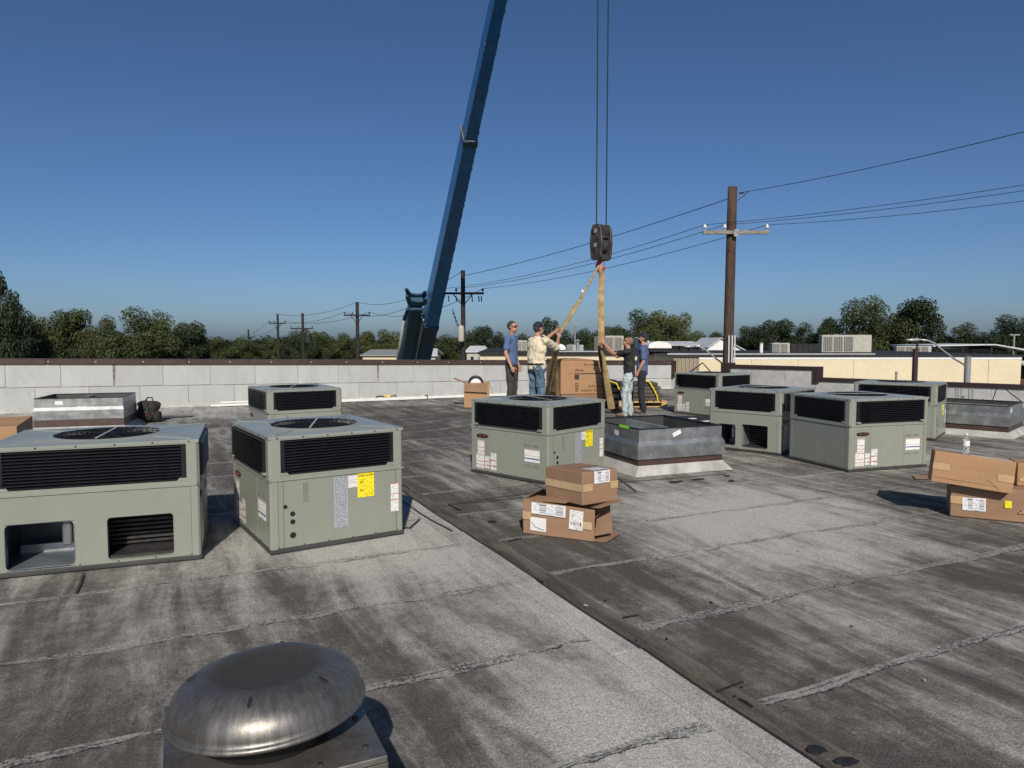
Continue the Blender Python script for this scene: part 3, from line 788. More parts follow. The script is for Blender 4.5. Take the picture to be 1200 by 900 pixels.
    # louvred condenser section
    for f in 'ABCD':
        F = FR[f]; L = F[3]; z0, z1 = .632, .918
        out = .026 if f in 'AD' else .003
        mb = MB()
        fbox(mb, F, .0885, L - .0885, ZS + .016, z0, -.02, .001); fbox(mb, F, .0885, L - .0885, z1, .930, -.02, .001)
        for s in (0, 1):                               # gussets in the lower corners
            o, u, n, _ = F
            a = .0885 if s == 0 else L - .0885; d = 1 if s == 0 else -1
            mb.prism([o + u * a + Z3 * z0 + n * -.018, o + u * (a + d * .07) + Z3 * z0 + n * -.018, o + u * (a + d * .05) + Z3 * (z0 + .022) + n * -.018, o + u * a + Z3 * (z0 + .022) + n * -.018], n * (.019 + out))
        mb.build('louvre_frame', P, t)
        mb = MB(); fbox(mb, F, .0885, L - .0885, z0 + .001, z1 - .001, -.045, -.030); 
        lp = mb.build('louvre_panel', M['void'], t)
        for ea, eb in ((.092, .122), (L - .122, L - .092)):
            mb = MB(); fbox(mb, F, ea, eb, z0 + .004, z1 - .002, -.03, out); mb.build('louvre_end', M['louvre'], lp)
        NS = 12; pitch = (z1 - z0) / NS
        mb = MB(); o, u, n, _ = F
        pr = [(-.026, .000), (out - .004, -.006), (out, -.003), (out, .003), (-.022, .010)]
        a, b = .1225, L - .1225
        mb.prism([o + u * a + n * q + Z3 * zz for q, zz in pr], u * (b - a))
        me = mb.mesh('louvre_slat', M['louvre'])
        for k in range(NS):
            sl = link('louvre_slat', me, lp); sl.location = (0, 0, z0 + pitch * (k + .42))
    # lid with a round fan opening
    mb = MB(); bm = mb.bm; n = 48; cx, cy = W * .5, D * .5; r = .375
    ov = .004; zt = UH
    circ = []; rect = []; low = []; lip = []; edge = []; und = []
    for k in range(n):
        a = 2 * math.pi * (k + .5) / n
        ca, sa = math.cos(a), math.sin(a)
        circ.append(bm.verts.new((cx + r * ca, cy + r * sa, zt + .004)))
        lip.append(bm.verts.new((cx + (r + .03) * ca, cy + (r + .03) * sa, zt + .004)))
        edge.append(bm.verts.new((cx + (r + .045) * ca, cy + (r + .045) * sa, zt - .004)))
        low.append(bm.verts.new((cx + r * ca, cy + r * sa, zt - .05)))
        hx, hy = W / 2 + ov, D / 2 + ov
        s = min(hx / max(abs(ca), 1e-6), hy / max(abs(sa), 1e-6))
        rect.append(bm.verts.new((cx + s * ca, cy + s * sa, zt - .006)))
    # add the true corners by snapping the nearest perimeter vertex
    for sx in (-1, 1):
        for sy in (-1, 1):
            tgt = Vector((cx + sx * hx, cy + sy * hy, zt - .006))
            v = min(rect, key=lambda q: (q.co - tgt).length); v.co = tgt
    skirt = [bm.verts.new((v.co.x, v.co.y, zt - .030)) for v in rect]
    for k in range(n):
        j = (k + 1) % n
        for a_, b_ in ((low, circ), (circ, lip), (lip, edge), (edge, rect), (rect, skirt)):
            bm.faces.new((a_[k], a_[j], b_[j], b_[k]))
    lid = mb.build('top_lid', M['paint_top'], t)
    for sx in (-1, 1):
        for sy in (-1, 1):
            a_ = Vector((cx + sx * (hx - .05), cy + sy * (hy - .05), zt - .008)); dr = (Vector((cx, cy, a_.z)) - a_); b_2 = a_ + dr.normalized() * (dr.length - r - .09); b_2.z = zt - .006
            pp = Vector((-dr.y, dr.x, 0)).normalized() * .014
            rb_ = MB(); rb_.prism([a_ - pp, b_2 - pp, b_2 + pp, a_ + pp], (0, 0, .0085)); rb_.bevel(.003); rb_.build('lid_rib', M['paint_top'], t)
    smooth_by_angle(lid, 30)
    mb = MB(); mb.lathe([(r - .001, 0), (r - .001, -.22)], 32, (cx, cy, UH - .03), cap=False); mb.lathe([(r, -.225), (r, -.22)], 32, (cx, cy, UH - .03)); mb.build('fan_shroud', M['void'], t)
    g = MB()
    for k in range(9):
        rr = r * (.14 + .86 * k / 8)
        pts = [(cx + rr * math.cos(q), cy + rr * math.sin(q), UH + .006 - .0 * k) for q in [2 * math.pi * i / 40 for i in range(41)]]
        g.tube(pts, .0026, 4, cap=False)
    for k in range(8):
        q = math.pi * k / 8
        g.tube([(cx + r * 1.03 * math.cos(q), cy + r * 1.03 * math.sin(q), UH + .009), (cx - r * 1.03 * math.cos(q), cy - r * 1.03 * math.sin(q), UH + .009)], .003, 4)
    g.build('fan_guard', M['louvre'], t)
    q = R(strap); mb = MB()
    d = Vector((math.cos(q), math.sin(q), 0)); pr_ = Vector((-d.y, d.x, 0)) * .008
    c0 = Vector((cx, cy, UH + .012))
    mb.prism([c0 - d * r * 1.02 - pr_, c0 + d * r * 1.02 - pr_, c0 + d * r * 1.02 + pr_, c0 - d * r * 1.02 + pr_], (0, 0, .004))
    mb.build('motor_strap', M['acgrey'], t)
    fan = MB()
    fan.lathe([(.02, .0), (.07, -.005), (.075, -.07), (.02, -.075)], 16, (cx, cy, UH - .05)); hub = fan.build('fan_hub', M['black'], t)
    for k in range(4):
        q = math.pi / 2 * k + .3; mb = MB()
        def bp_(rr, da, dz): return (cx + rr * math.cos(q + da), cy + rr * math.sin(q + da), UH - .09 + dz)
        mb.quad([bp_(.07, -.25, -.02), bp_(.34, -.30, -.035), bp_(.34, .36, .035), bp_(.07, .25, .02)])
        bmesh.ops.solidify(mb.bm, geom=mb.bm.faces[:], thickness=.004)
        mb.build('fan_blade', M['galv_matt'], hub)
    # screws
    mb = MB()
    for f in 'ABCD':
        F = FR[f]; o, u, n, L = F
        for k in range(6):
            c0 = o + u * (L * (.05 + .18 * k)) + Z3 * .915 * 0
            for zz in (.048, .9385):
                fbox(mb, F, L * (.05 + .18 * k), L * (.05 + .18 * k) + .010, zz - .005, zz + .005, -.004, .0105 if zz > .5 else .001)
    mb.build('screw_row', M['pan'], t)['kind'] = 'stuff'
    if labels:
        F = FR['A']; o, u, n, L = F
        if logo:
            mb = MB(); pts = []
            for k in range(20):
                q = 2 * math.pi * k / 20
                pts.append((.062 * max(-1, min(1, 1.25 * math.cos(q))) + .038 * math.cos(q), .0245 * math.sin(q)))
            cc = o + u * (L * .16) + Z3 * .49
            mb.prism([cc + u * a + Z3 * b for a, b in pts], n * .006); nb = mb.build('nameplate', M['black'], t)
            mb = MB(); mb.prism([cc + u * (-.036 + .011 * math.cos(q)) + Z3 * .013 * math.sin(q) + n * .006 for q in [2 * math.pi * k / 14 for k in range(14)]], n * .001)
            mb.build('emblem', M['red'], nb)
            ftext('lettering', F, L * .16 + .032, .49, .0066, 'TRANE', .021, M['red_print'], nb)
        fquad('warning_label', F, L * .095, L * .185, .25, .43, .0015, M['lbl_warn2'], t)
        fquad('warning_label', F, L * .075, L * .185, .07, .248, .0015, M['lbl_warn2'], t)
        fquad('wiring_label', F, L * .197, L * .255, .08, .235, .0015, M['lbl_wire'], t)
        fquad('wiring_label', F, L * .275, L * .35, .07, .285, .0015, M['lbl_wire'], t)
        fquad('caution_label', F, L * .715, L * .90, .245, .40, .0015, M['lbl_wide'], t)
        for zz in (.43, .185):
            mb = MB()
            for k in range(8):
                if k == 4: continue
                fbox(mb, F, L * .705 + k * .030, L * .705 + k * .030 + .022, zz, zz + (.022 if k % 2 else .030), -.002, .0012)
            mb.build('pressed_mark', M['emboss'], t)
        F = FR['B']; o, u, n, L = F
        fquad('data_plate', F, L * .455, L * .56, .14, .575, .0015, M['lbl_grey'], t)
        fquad('warning_label', F, L * .565, L * .645, .47, .575, .0015, M['lbl_warn'], t)
        el = fquad('energy_label', F, L * .635, L * .765, .375, .582, .0025, M['lbl_yellow'], t)
        ftext('lettering', F, L * .70, .563, .0032, 'ENERGYGUIDE', .0225, M['ink'], el, sx=.95)
        ftext('lettering', F, L * .668, .505, .0032, '15.2', .026, M['ink'], el); ftext('lettering', F, L * .668, .435, .0032, '8.0', .026, M['ink'], el)
        fquad('warning_label', F, L * .90, L * .962, .215, .465, .0015, M['lbl_warn'], t)
        for uu, zz, rr in ((.105, .375, .017), (.155, .31, .021), (.155, .245, .021), (.155, .135, .025)):
            mb = MB(); cc = o + u * (L * uu) + Z3 * zz
            mb.prism([cc + u * rr * math.cos(q) + Z3 * rr * math.sin(q) + n * -.004 for q in [2 * math.pi * k / 16 for k in range(16)]], n * .0035)
            mb.build('knockout', M['void'], t)
        mb = MB()
        for k in range(9): fbox(mb, F, L * .235, L * .268, .40 + k * .018, .408 + k * .018, -.002, .0015)
        fbox(mb, F, L * .232, L * .236, .395, .56, -.002, .002)
        mb.build('pressed_grille', M['emboss'], t)
        mb = MB(); fbox(mb, F, .105, .108, .038, ZS - .004, -.0025, -.001); mb.build('panel_seam', M['pan'], t)
    return t

u2 = make_unit((-1.931, 5.615, .012), R(33.4), 'unit with its yellow label side turned to the camera, right of the one with holes')
index_children()
def more_unit(N_, th, label, flip=False):
    c = copy_tree(u2); e = Vector((math.cos(th), math.sin(th), 0))
    p = Vector((*N_, .012))
    if flip: p = p + e * 1.305; th += math.pi / 2
    c.location = p; c.rotation_euler = (0, 0, th); c['label'] = label
    return c
more_unit((.426, 8.354), R(47.3), 'sage green unit in the middle of the roof behind the stacked cardboard boxes')
more_unit((4.555, 15.616), R(35), 'farthest sage green unit, below the big brown utility pole')
more_unit((7.233, 12.096), R(51.5), 'sage green unit at back right between the low grey parapet and the unit with nameplate')
bare = more_unit((-3.702, 10.75), R(32.2), 'sage green unit near the long parapet, only its louvred top showing')
for o in [o for o in bpy.data.objects if o.parent == bare and o.name.split('.')[0] in ('energy_label', 'data_plate', 'warning_label')]:
    for q in [q for q in bpy.data.objects if q.parent == o]: bpy.data.objects.remove(q)
    bpy.data.objects.remove(o)
more_unit((4.383, 9.183), R(18.0), 'sage green unit at right with blank left side and nameplate side facing the long boxes', True)
th = R(46.4); e = Vector((math.cos(th), math.sin(th), 0))
make_unit(Vector((3.986, 10.51, .012)) + e * 1.305, th + math.pi / 2, 'sage green unit with duct holes tucked beside the blank side of another unit', openings=[(.13, .38, .08, .40), (.47, .83, .07, .42)])
th = R(20.6); g = Vector((-math.sin(th), math.cos(th), 0))
make_unit(Vector((-2.447, 5.515, .012)) + g * 1.137, th + math.pi, 'large sage green unit cut off by the left edge, two duct holes in front', W=1.415, D=1.137, strap=87, openings=[(.085, .39, .048, .385), (.545, .865, .062, .385)])

# ------------------------------------------------------------------ curb adapters
def curb(loc, rz, W, D, zs, label, stickers=(), cant=.12, fl=.036):
    """zs: brown bottom, galvanised bottom, step, rim"""
    t = thing('curb_adapter', loc, label, 'roof curb', rz, 'galvanised curb adapters on roof curbs')
    zb, zg, zst, zr = zs
    def ring(mb, prof):                                # profile of (outset, z), closed loop round the rectangle
        loops = []
        for o, z in prof: loops.append([mb.bm.verts.new(p) for p in ((-o, -o, z), (W + o, -o, z), (W + o, D + o, z), (-o, D + o, z))])
        for a, b in zip(loops, loops[1:]):
            for k in range(4): mb.bm.faces.new((a[k], a[(k + 1) % 4], b[(k + 1) % 4], b[k]))
    mb = MB(); ring(mb, [(cant, 0), (cant - .01, .012), (cant * .55, zb * .45), (.012, zb - .01), (-.01, zb - .005), (-.01, zb + .03)]); 
    mb.build('cant_strip', M['cant'], t)
    mb = MB(); ring(mb, [(-.012, zb - .01), (.016, zb - .01), (.018, zb), (.010, zg + .004), (-.012, zg + .004)]); mb.build('nailer_flashing', M['brown'], t)
    mb = MB(); ring(mb, [(fl - .002, zg), (fl, zg + .004), (fl, zst - .03), (.004, zst + .03), (.004, zr - .003), (.0, zr), (-.012, zr)]); 
    mb.build('sheet_body', M['galv'], t)
    mb = MB(); ring(mb, [(-.012, zr - .001), (-.02, zr - .002), (-.022, zst), (-.022, zg - .08)]); mb.build('inner_liner', M['pan'], t)
    mb = MB(); ring(mb, [(-.028, zr + .001), (.006, zr + .001), (.006, zr + .014), (-.028, zr + .014), (-.028, zr + .001)]); mb.build('gasket', M['black'], t)
    mb = MB(); mb.box(-.015, W + .015, -.015, D + .015, zg - .1, zg - .09); mb.build('curb_floor', M['void'], t)
    mb = MB(); mb.box(W * .46, W * .49, .025, D - .025, zg, zr - .02); mb.build('divider', M['galv_matt'], t)
    mb = MB(); mb.box(.03, W * .455, D * .62, D * .9, zr - .15, zr - .145); mb.box(W * .5, W - .03, D * .5, D * .7, zr - .13, zr - .125); mb.build('duct_flange', M['galv_matt'], t)
    for (f, u0, z0, wd, ht, m, ro) in stickers:
        F = face_frame(f, W, D)
        fquad('sticker', F, u0, u0 + wd, z0, z0 + ht, .0062, M[m], t, ro)
    return t
cb = curb((1.62, 9.02, 0), R(21.5), 1.27, 1.36, (.135, .205, .408, .585), 'shiny galvanised curb adapter in the centre with a lime green sticker on its rim',
     [('B', .50, .49, .13, .055, 'plain_paper', R(22)), ('A', 1.36 - .62, .45, .11, .07, 'plain_paper', R(-8))])
mb = MB(); mb.box(-.010, .006, .24, .48, .601, .603); mb.box(-.016, -.0145, .24, .48, .57, .602); mb.build('lime_sticker', M['lime'], cb)
curb((8.69, 12.42, 0), R(45.5), 1.3, 1.3, (.12, .205, .40, .555), 'dull galvanised curb adapter at the right edge, white sticker on its short side', [('B', .17, .44, .12, .07, 'plain_paper', R(22))])
curb((-8.75, 13.0, 0), R(17.5), 1.45, 1.2, (.13, .25, .45, .64), 'bright galvanised curb adapter at the far left by the parapet, two white stickers',
     [('B', .33, .53, .13, .07, 'plain_paper', R(-3)), ('B', .70, .44, .13, .05, 'plain_paper', 0)], cant=.2, fl=.014)

# ------------------------------------------------------------------ the mushroom vent in front
VC = Vector((-.762, 2.16, 0))
t = thing('roof_vent', tuple(VC), 'weathered metal mushroom exhaust vent on a square curb at the bottom edge', 'roof vent', A0)
mb = MB(); mb.box(-.27, .27, -.27, .27, 0, .498); mb.bevel(.006); mb.build('vent_curb', M['steel_plate'], t)
mb = MB(); mb.box(-.298, .298, -.298, .298, .50, .52); mb.box(-.298, .298, -.2995, -.2975, .44, .4995); mb.box(.2975, .2995, -.298, .298, .44, .4995); mb.bevel(.002); mb.build('base_plate', M['steel_plate'], t)
mb = MB(); mb.lathe([(.19, .52), (.19, .63)], 32); mb.build('vent_throat', M['void'], t, True)
prof = [(.262, .590), (.285, .587), (.297, .593), (.299, .601), (.292, .606), (.286, .611), (.2865, .622), (.283, .640), (.276, .657), (.264, .674), (.248, .688), (.229, .6995), (.208, .7075), (.186, .7115), (.166, .7115), (.148, .7085), (.130, .705), (.105, .7025), (.07, .7015), (.03, .701)]
mb = MB(); mb.lathe(prof, 96, cap=False); ce = [v for v in mb.bm.verts if abs(v.co.z - .701) < 1e-5]; mb.bm.faces.new(ce)
mb.lathe([(.262, .590), (.25, .62), (.19, .635)], 96, cap=False)
bmesh.ops.remove_doubles(mb.bm, verts=mb.bm.verts, dist=.0003)
for v in mb.bm.verts:
    if v.co.z > .61:
        v.co.z += .0045 * noise.noise(Vector((v.co.x * 6, v.co.y * 6, 4))) + .0012 * noise.noise(Vector((v.co.x * 22, v.co.y * 22, 1)))
dome = mb.build('vent_cap', M['steel'], t, True)
rw = Matrix.Rotation(R(-2.6), 3, 'Y') @ Matrix.Rotation(R(-2.2), 3, 'X')
rl = (Matrix.Rotation(-A0, 3, 'Z') @ rw @ Matrix.Rotation(A0, 3, 'Z')).to_4x4()
dome.matrix_local = Matrix.Translation((0, 0, .606)) @ rl @ Matrix.Translation((0, 0, -.60))
for q in (R(-108), R(-50), R(165), R(70)):
    rr = .222; a_ = Vector((math.cos(q), math.sin(q), 0)); p_ = Vector((-a_.y, a_.x, 0))
    mb = MB(); c_ = a_ * rr + Z3 * .7045
    mb.prism([c_ + a_ * x - Z3 * .46 * x + p_ * y for x, y in ((-.014, -.004), (.012, -.005), (.016, 0), (.012, .005), (-.014, .004))], (0, 0, .0035)); mb.build('cap_slot', M['crack'], dome)
mb = MB()
for q in (R(-30), R(60), R(150)):
    a = Vector((math.cos(q), math.sin(q), 0)); b = Vector((-a.y, a.x, 0)) * .012
    mb.prism([a * .19 - b + Z3 * .525, a * .25 - b + Z3 * .60, a * .25 + b + Z3 * .60, a * .19 + b + Z3 * .525], a * .003)
mb.build('cap_bracket', M['steel_plate'], t)
for x, y in ((-.1, -.245), (.11, -.26), (.25, -.225), (-.23, -.2), (.26, -.05)):
    mb = MB(); mb.lathe([(.010, .5205), (.008, .525), (.002, .5265)], 10, (x, y, 0)); mb.build('plate_bolt', M['brown_dark'], t)

# ------------------------------------------------------------------ cardboard boxes
def carton(name, loc, rz, W, D, H, label, mcard='card', tape='B', tilt=None, group=None, cat='box', open_=None, marks=()):
    t = thing(name, loc, label, cat, rz, group)
    if tilt: t.rotation_euler = (tilt[0], tilt[1], rz)
    mc = M[mcard]
    if open_ is None:
        mb = MB(); mb.box(0, W, 0, D, 0, H); mb.bevel(.006, 2)
        for v in mb.bm.verts: v.co += Vector((.004 * noise.noise(v.co * 3.1), .004 * noise.noise(v.co * 3.7 + Vector((5, 0, 0))), 0))
        b = mb.build('carton_body', mc, t)
        mb = MB(); mb.box(.004, W - .004, D / 2 - .0012, D / 2 + .0012, H - .002, H + .0006); mb.build('flap_seam', M['ink'], t)
    return t
# the pair in the middle: lower box open at its right end
ang = R(-24.7)
t = thing('cardboard_box', (.099, 6.273, .012), 'lower cardboard box with crushed open end and three white labels, under the taped box', 'box', ang)
W, D, H, th_ = .665, .46, .305, .006
mb = MB()
mb.box(0, W, 0, th_, 0, H); mb.box(0, W, D - th_, D, 0, H); mb.box(0, th_, th_, D - th_, 0, H); mb.box(th_, W, th_, D - th_, 0, th_)
for v in mb.bm.verts:
    v.co.y += .006 * noise.noise(v.co * 4)
    if v.co.z > .2 and v.co.x > .5: v.co.z -= .035; v.co.y += .01
mb.bevel(.002); mb.build('carton_body', M['card_dark'], t)
def flap(name, pts, vec, m, parent):
    mb = MB(); mb.prism(pts, vec); return mb.build(name, m, parent)
flap('box_flap', [(W, .0, .004), (W + .10, .02, .002), (W + .15, .28, .018), (W + .01, .28, .006)], (0, 0, .005), M['card_dark'], t)
flap('box_flap', [(W, .0, .05), (W + .02, .0, .20), (W + .09, .17, .23), (W + .11, .17, .05)], (.004, -.004, 0), M['card_dark'], t)
flap('box_flap', [(W - .07, .10, .262), (W + .05, -.03, .30), (W + .20, .20, .335), (W + .08, .34, .30)], (0, 0, .005), M['card_dark'], t)
flap('box_flap', [(.0, .0, H - .0), (W * .6, .0, H - .0), (W * .62, .20, H - .01), (.05, .2, H - .004)], (0, 0, .005), M['card_dark'], t)
flap('box_flap', [(.0, .02, H), (.0, D, H), (.09, D - .04, H + .055), (.085, .06, H + .05)], (.004, 0, .004), M['card_dark'], t)
F = (Vector((0, 0, 0)), Vector((1, 0, 0)), Vector((0, -1, 0)), W)
fquad('shipping_label', F, .085, .405, .185, .285, .009, M['white_paper'], t, R(-1.5))
fquad('shipping_label', F, .075, .225, .035, .155, .009, M['plain_paper'], t, R(-1))
fquad('shipping_label', F, .44, .565, .085, .255, .009, M['white_paper2'], t, R(-3))
fquad('tape_strip', F, .0, .08, .13, .20, .008, M['tape'], t); fquad('tape_strip', F, .55, .645, .10, .165, .008, M['tape_clear'], t)
mb = MB(); mb.tube([(.09, -.0095, .11), (.12, -.0095, .07), (.17, -.0095, .055), (.21, -.0095, .05)], .003, 5); mb.build('tear', M['ink'], t)
# upper box, set at a slant across the lower one
UBN = Vector((.603, 6.035, .30)); d1 = (Vector((.255, 6.42, 0)) - Vector((.603, 6.02, 0))).normalized()
a2 = math.atan2(-d1.x, d1.y)                            # left edge runs along +y of the box
t = thing('cardboard_box', tuple(UBN + Vector((0, 0, .014))), 'smaller taped cardboard box on top of the open one, white label folded over its edge', 'box', R(28.5))
t.rotation_euler = (R(-2.0), R(1.0), R(36))
W, D, H = .42, .50, .285
mb = MB(); mb.box(0, W, 0, D, 0, H); mb.bevel(.007, 2)
for v in mb.bm.verts: v.co += Vector((.004 * noise.noise(v.co * 4), .004 * noise.noise(v.co * 4 + Vector((3, 0, 0))), .003 * noise.noise(v.co * 5)))
mb.build('carton_body', M['card_dark'], t)
FA = face_frame('A', W, D); FB = face_frame('B', W, D)
fquad('tape_strip', FA, .0, D, .115, .180, .0055, M['tape_clear'], t); fquad('tape_strip', FB, .0, .12, .115, .18, .0055, M['tape'], t)
fquad('tape_strip', FB, W - .09, W, .115, .18, .0055, M['tape'], t)
fquad('shipping_label', FB, .135, .32, .175, .283, .0065, M['white_paper'], t, R(0))
mb = MB(); mb.quad([(.135, -.004, H + .0055), (.32, -.004, H + .0055), (.32, .13, H + .0055), (.13, .16, H + .0055)], [(0, 0), (1, 0), (1, 1), (0, 1)]); mb.build('label_fold', M['white_paper'], t)
mb = MB(); mb.box(.002, W - .002, D / 2 - .001, D / 2 + .001, H - .002, H + .001); mb.build('flap_seam', M['ink'], t)
# the pair on the right
t = thing('cardboard_box', (4.289, 6.885, .012), 'long brown cardboard box on the roof at the right edge, white and yellow labels', 'box', R(-27))
W, D, H = 1.15, .42, .305
mb = MB(); mb.box(0, W, 0, D, 0, H); mb.bevel(.008, 2)
for v in mb.bm.verts: v.co += Vector((.006 * noise.noise(v.co * 4), .006 * noise.noise(v.co * 4 + Vector((3, 0, 0))), .004 * noise.noise(v.co * 5)))
mb.build('carton_body', M['card_dark'], t)
F = face_frame('B', W, D)
fquad('shipping_label', F, .10, .29, .075, .20, .0085, M['white_paper'], t, R(1)); fquad('yellow_label', F, .44, .495, .13, .20, .0085, M['lbl_yellow'], t, R(3))
fquad('tape_strip', F, .0, .10, .13, .205, .0075, M['tape'], t); fquad('tape_strip', F, .64, .74, .12, .2, .0075, M['tape'], t)
mb = MB(); mb.box(.55, .62, -.012, -.004, .085, .10); mb.box(.57, .66, -.012, -.004, .10, .12); mb.build('torn_patch', M['card'], t)
t = thing('cardboard_box', (4.075, 6.86, .362), 'tan cardboard box lying askew on the long brown box, water bottle on it', 'box', R(-27))
t.rotation_euler = (R(-5), R(5.5), R(-27))
W, D, H = .66, .40, .30
TBM = Matrix.Translation(t.location) @ t.rotation_euler.to_matrix().to_4x4()
mb = MB(); mb.box(0, W, 0, D, 0, H); mb.bevel(.006, 2); mb.build('carton_body', M['card'], t)
F = face_frame('B', W, D)
fquad('tape_strip', F, .0, .14, .125, .19, .005, M['tape'], t); fquad('tape_strip', F, W - .13, W, .10, .17, .005, M['tape'], t)
mb = MB(); mb.tube([(.45, -.0045, .10), (.56, -.0045, .02)], .0015, 4); mb.build('crease', M['card_in'], t)
mb = MB(); mb.tube([(.02, -.0045, .05), (.54, -.0045, .045)], .0012, 4); mb.build('crease', M['card_in'], t)
mb = MB(); mb.box(.004, W - .004, D / 2 - .0012, D / 2 + .0012, H - .002, H + .0008); mb.build('flap_seam', M['ink'], t)
BTL = TBM @ Vector((.27, .16, H + .001)); STRIP = [TBM @ Vector(p) for p in ((.26, .05, H + .003), (.29, .02, H + .003), (.63, .03, H + .003), (.62, .08, H + .003))]
t = thing('cardboard_box', (4.90, 6.84, .322), 'small cardboard box at the right edge beside the askew tan box', 'box', R(-22))
mb = MB(); mb.box(0, .5, 0, .32, 0, .22); mb.bevel(.006, 2); mb.build('carton_body', M['card'], t)
mb = MB(); mb.box(.02, .09, -.006, -.002, .05, .075); mb.box(.04, .12, -.006, -.002, .07, .09); mb.build('torn_patch', M['tape_clear'], t)
# water bottle on the askew box
m, nd, ln, b = newmat('clear bottle plastic'); b.inputs['Base Color'].default_value = (.9, .95, .97, 1); b.inputs['Transmission Weight'].default_value = .9; b.inputs['Roughness'].default_value = .08; b.inputs['IOR'].default_value = 1.2
M['pet'] = m
t = thing('water_bottle', tuple(BTL), 'clear plastic water bottle standing on the askew tan box', 'bottle')
mb = MB(); mb.lathe([(.026, 0), (.031, .006), (.031, .03), (.029, .04), (.031, .05), (.029, .06), (.031, .07), (.031, .125), (.026, .15), (.014, .178), (.0125, .19)], 20); mb.build('bottle_body', M['pet'], t, True)
mb = MB(); mb.lathe([(.0318, .085), (.0318, .135)], 20, cap=False); mb.build('bottle_label', M['plain_paper'], t, True)
mb = MB(); mb.lathe([(.0145, .188), (.0148, .205), (.012, .207)], 16); mb.build('bottle_cap', M['white'], t)
tag(flap('paper_sheet', STRIP, (0, 0, .002), M['plain_paper'], None), 'strip of white paper lying on the askew tan box beside the bottle', 'paper')
# carton at the left edge
t = thing('cardboard_box', (-6.43, 9.2, .012), 'big cardboard carton at the left edge behind the large unit', 'box', R(27))
mb = MB(); mb.box(-1.0, 0, 0, 1.4, 0, .60); mb.bevel(.008, 2); t2 = mb.build('carton_body', M['card'], t)
mb = MB(); mb.box(-.99, -.005, .69, .71, .599, .6025); mb.build('flap_seam', M['tape'], t)
# open carton with a coil of hose by the parapet
t = thing('open_carton', (-1.215, 18.0, .012), 'open cardboard carton near the parapet with its flaps up', 'box', R(2))
W, D, H = .64, .55, .62
mb = MB()
mb.box(0, W, 0, .008, 0, H); mb.box(0, W, D - .008, D, 0, H); mb.box(0, .008, .008, D - .008, 0, H); mb.box(W - .008, W, .008, D - .008, 0, H); mb.box(.008, W - .008, .008, D - .008, 0, .008)
mb.build('carton_body', M['card'], t)
flap('box_flap', [(0, .02, H), (0, D - .02, H), (-.27, D - .02, H + .10), (-.27, .02, H + .10)], (0, 0, .008), M['card'], t)
flap('box_flap', [(.01, -.004, H), (W - .04, -.004, H), (W - .06, -.06, H - .24), (.01, -.06, H - .21)], (0, -.006, 0), M['card_in'], t)
flap('box_flap', [(W, .02, H), (W, D - .02, H), (W + .05, D - .02, H - .2), (W + .05, .02, H - .2)], (.008, 0, 0), M['card_in'], t)
t = thing('hose_coil', (-.93, 18.25, .50), 'black coil in clear plastic sticking up out of the open carton', 'coil', R(4))
mb = MB()
for k in range(5):
    rr = .16 + .012 * (k % 3)
    mb.tube([(rr * math.cos(q), .02 * k - .04, .12 + rr * math.sin(q)) for q in [2 * math.pi * i / 28 for i in range(29)]], .014, 6, cap=False)
mb.build('hose_loop', M['black'], t, True)
mb = MB(); mb.ell((0, .05, .12), (.20, .06, .17), 14); mb.build('plastic_bag', M['plain_paper'], t, True)

# ------------------------------------------------------------------ small things on the roof
t = thing('backpack', (-7.62, 14.85, .012), 'camouflage backpack sitting by the far left curb adapter', 'bag', R(-8)); t.scale = (1.4, 1.2, 1.12)
def soft(x0, x1, y0, y1, z0, z1, r, amp, sd):
    mb = MB(); mb.box(x0, x1, y0, y1, z0, z1)
    bmesh.ops.subdivide_edges(mb.bm, edges=mb.bm.edges[:], cuts=5, use_grid_fill=True)
    c = Vector(((x0 + x1) / 2, (y0 + y1) / 2, (z0 + z1) / 2)); hx, hy, hz = (x1 - x0) / 2, (y1 - y0) / 2, (z1 - z0) / 2
    for v in mb.bm.verts:
        q = v.co - c; k = Vector((q.x / hx, q.y / hy, q.z / hz)); l = (abs(k.x) ** 4 + abs(k.y) ** 4 + abs(k.z) ** 4) ** .25
        v.co = c + q / max(l, .01) * max(abs(k.x), abs(k.y), abs(k.z))
        v.co += Vector((1, 1, .6)) * amp * noise.noise(v.co * 8 + Vector((sd, 0, 0)))
        v.co.x += .10 * max(0, .2 - v.co.z) * (1 if q.x > 0 else -1)
    return mb
soft(-.15, .15, -.10, .10, .0, .40, .05, .03, 1).build('bag_body', M['camo'], t, True)
soft(-.11, .12, -.16, -.08, .04, .22, .03, .02, 4).build('front_pocket', M['camo'], t, True)
soft(.13, .19, -.07, .07, .03, .20, .03, .02, 6).build('side_pocket', M['camo'], t, True)
for sx in (-.07, .07):
    mb = MB(); mb.tube([(sx, -.115, .36), (sx, -.125, .28), (sx * 1.1, -.175, .18), (sx * 1.1, -.17, .06)], .011, 5); mb.build('compression_strap', M['black'], t)
mb = MB(); mb.tube([(-.03, 0, .40), (.0, 0, .455), (.07, 0, .455), (.09, 0, .40)], .012, 6); mb.build('grab_handle', M['black'], t)
mb = MB(); mb.box(.07, .09, -.182, -.162, .13, .15); mb.build('red_patch', M['red'], t)
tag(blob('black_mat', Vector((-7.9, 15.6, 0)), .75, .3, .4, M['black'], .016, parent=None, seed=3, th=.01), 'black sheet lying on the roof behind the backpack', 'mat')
def trim(e0, e1, n, z, label, h=.07, d=.12):
    mb = MB(); mb.obox(EN(e0, n, z), EV * (e1 - e0), NV * d, (0, 0, h)); mb.bevel(.01)
    return tag(mb.build('white_trim', M['white'], None), label, 'trim', 'white trim lengths lying along the parapet')
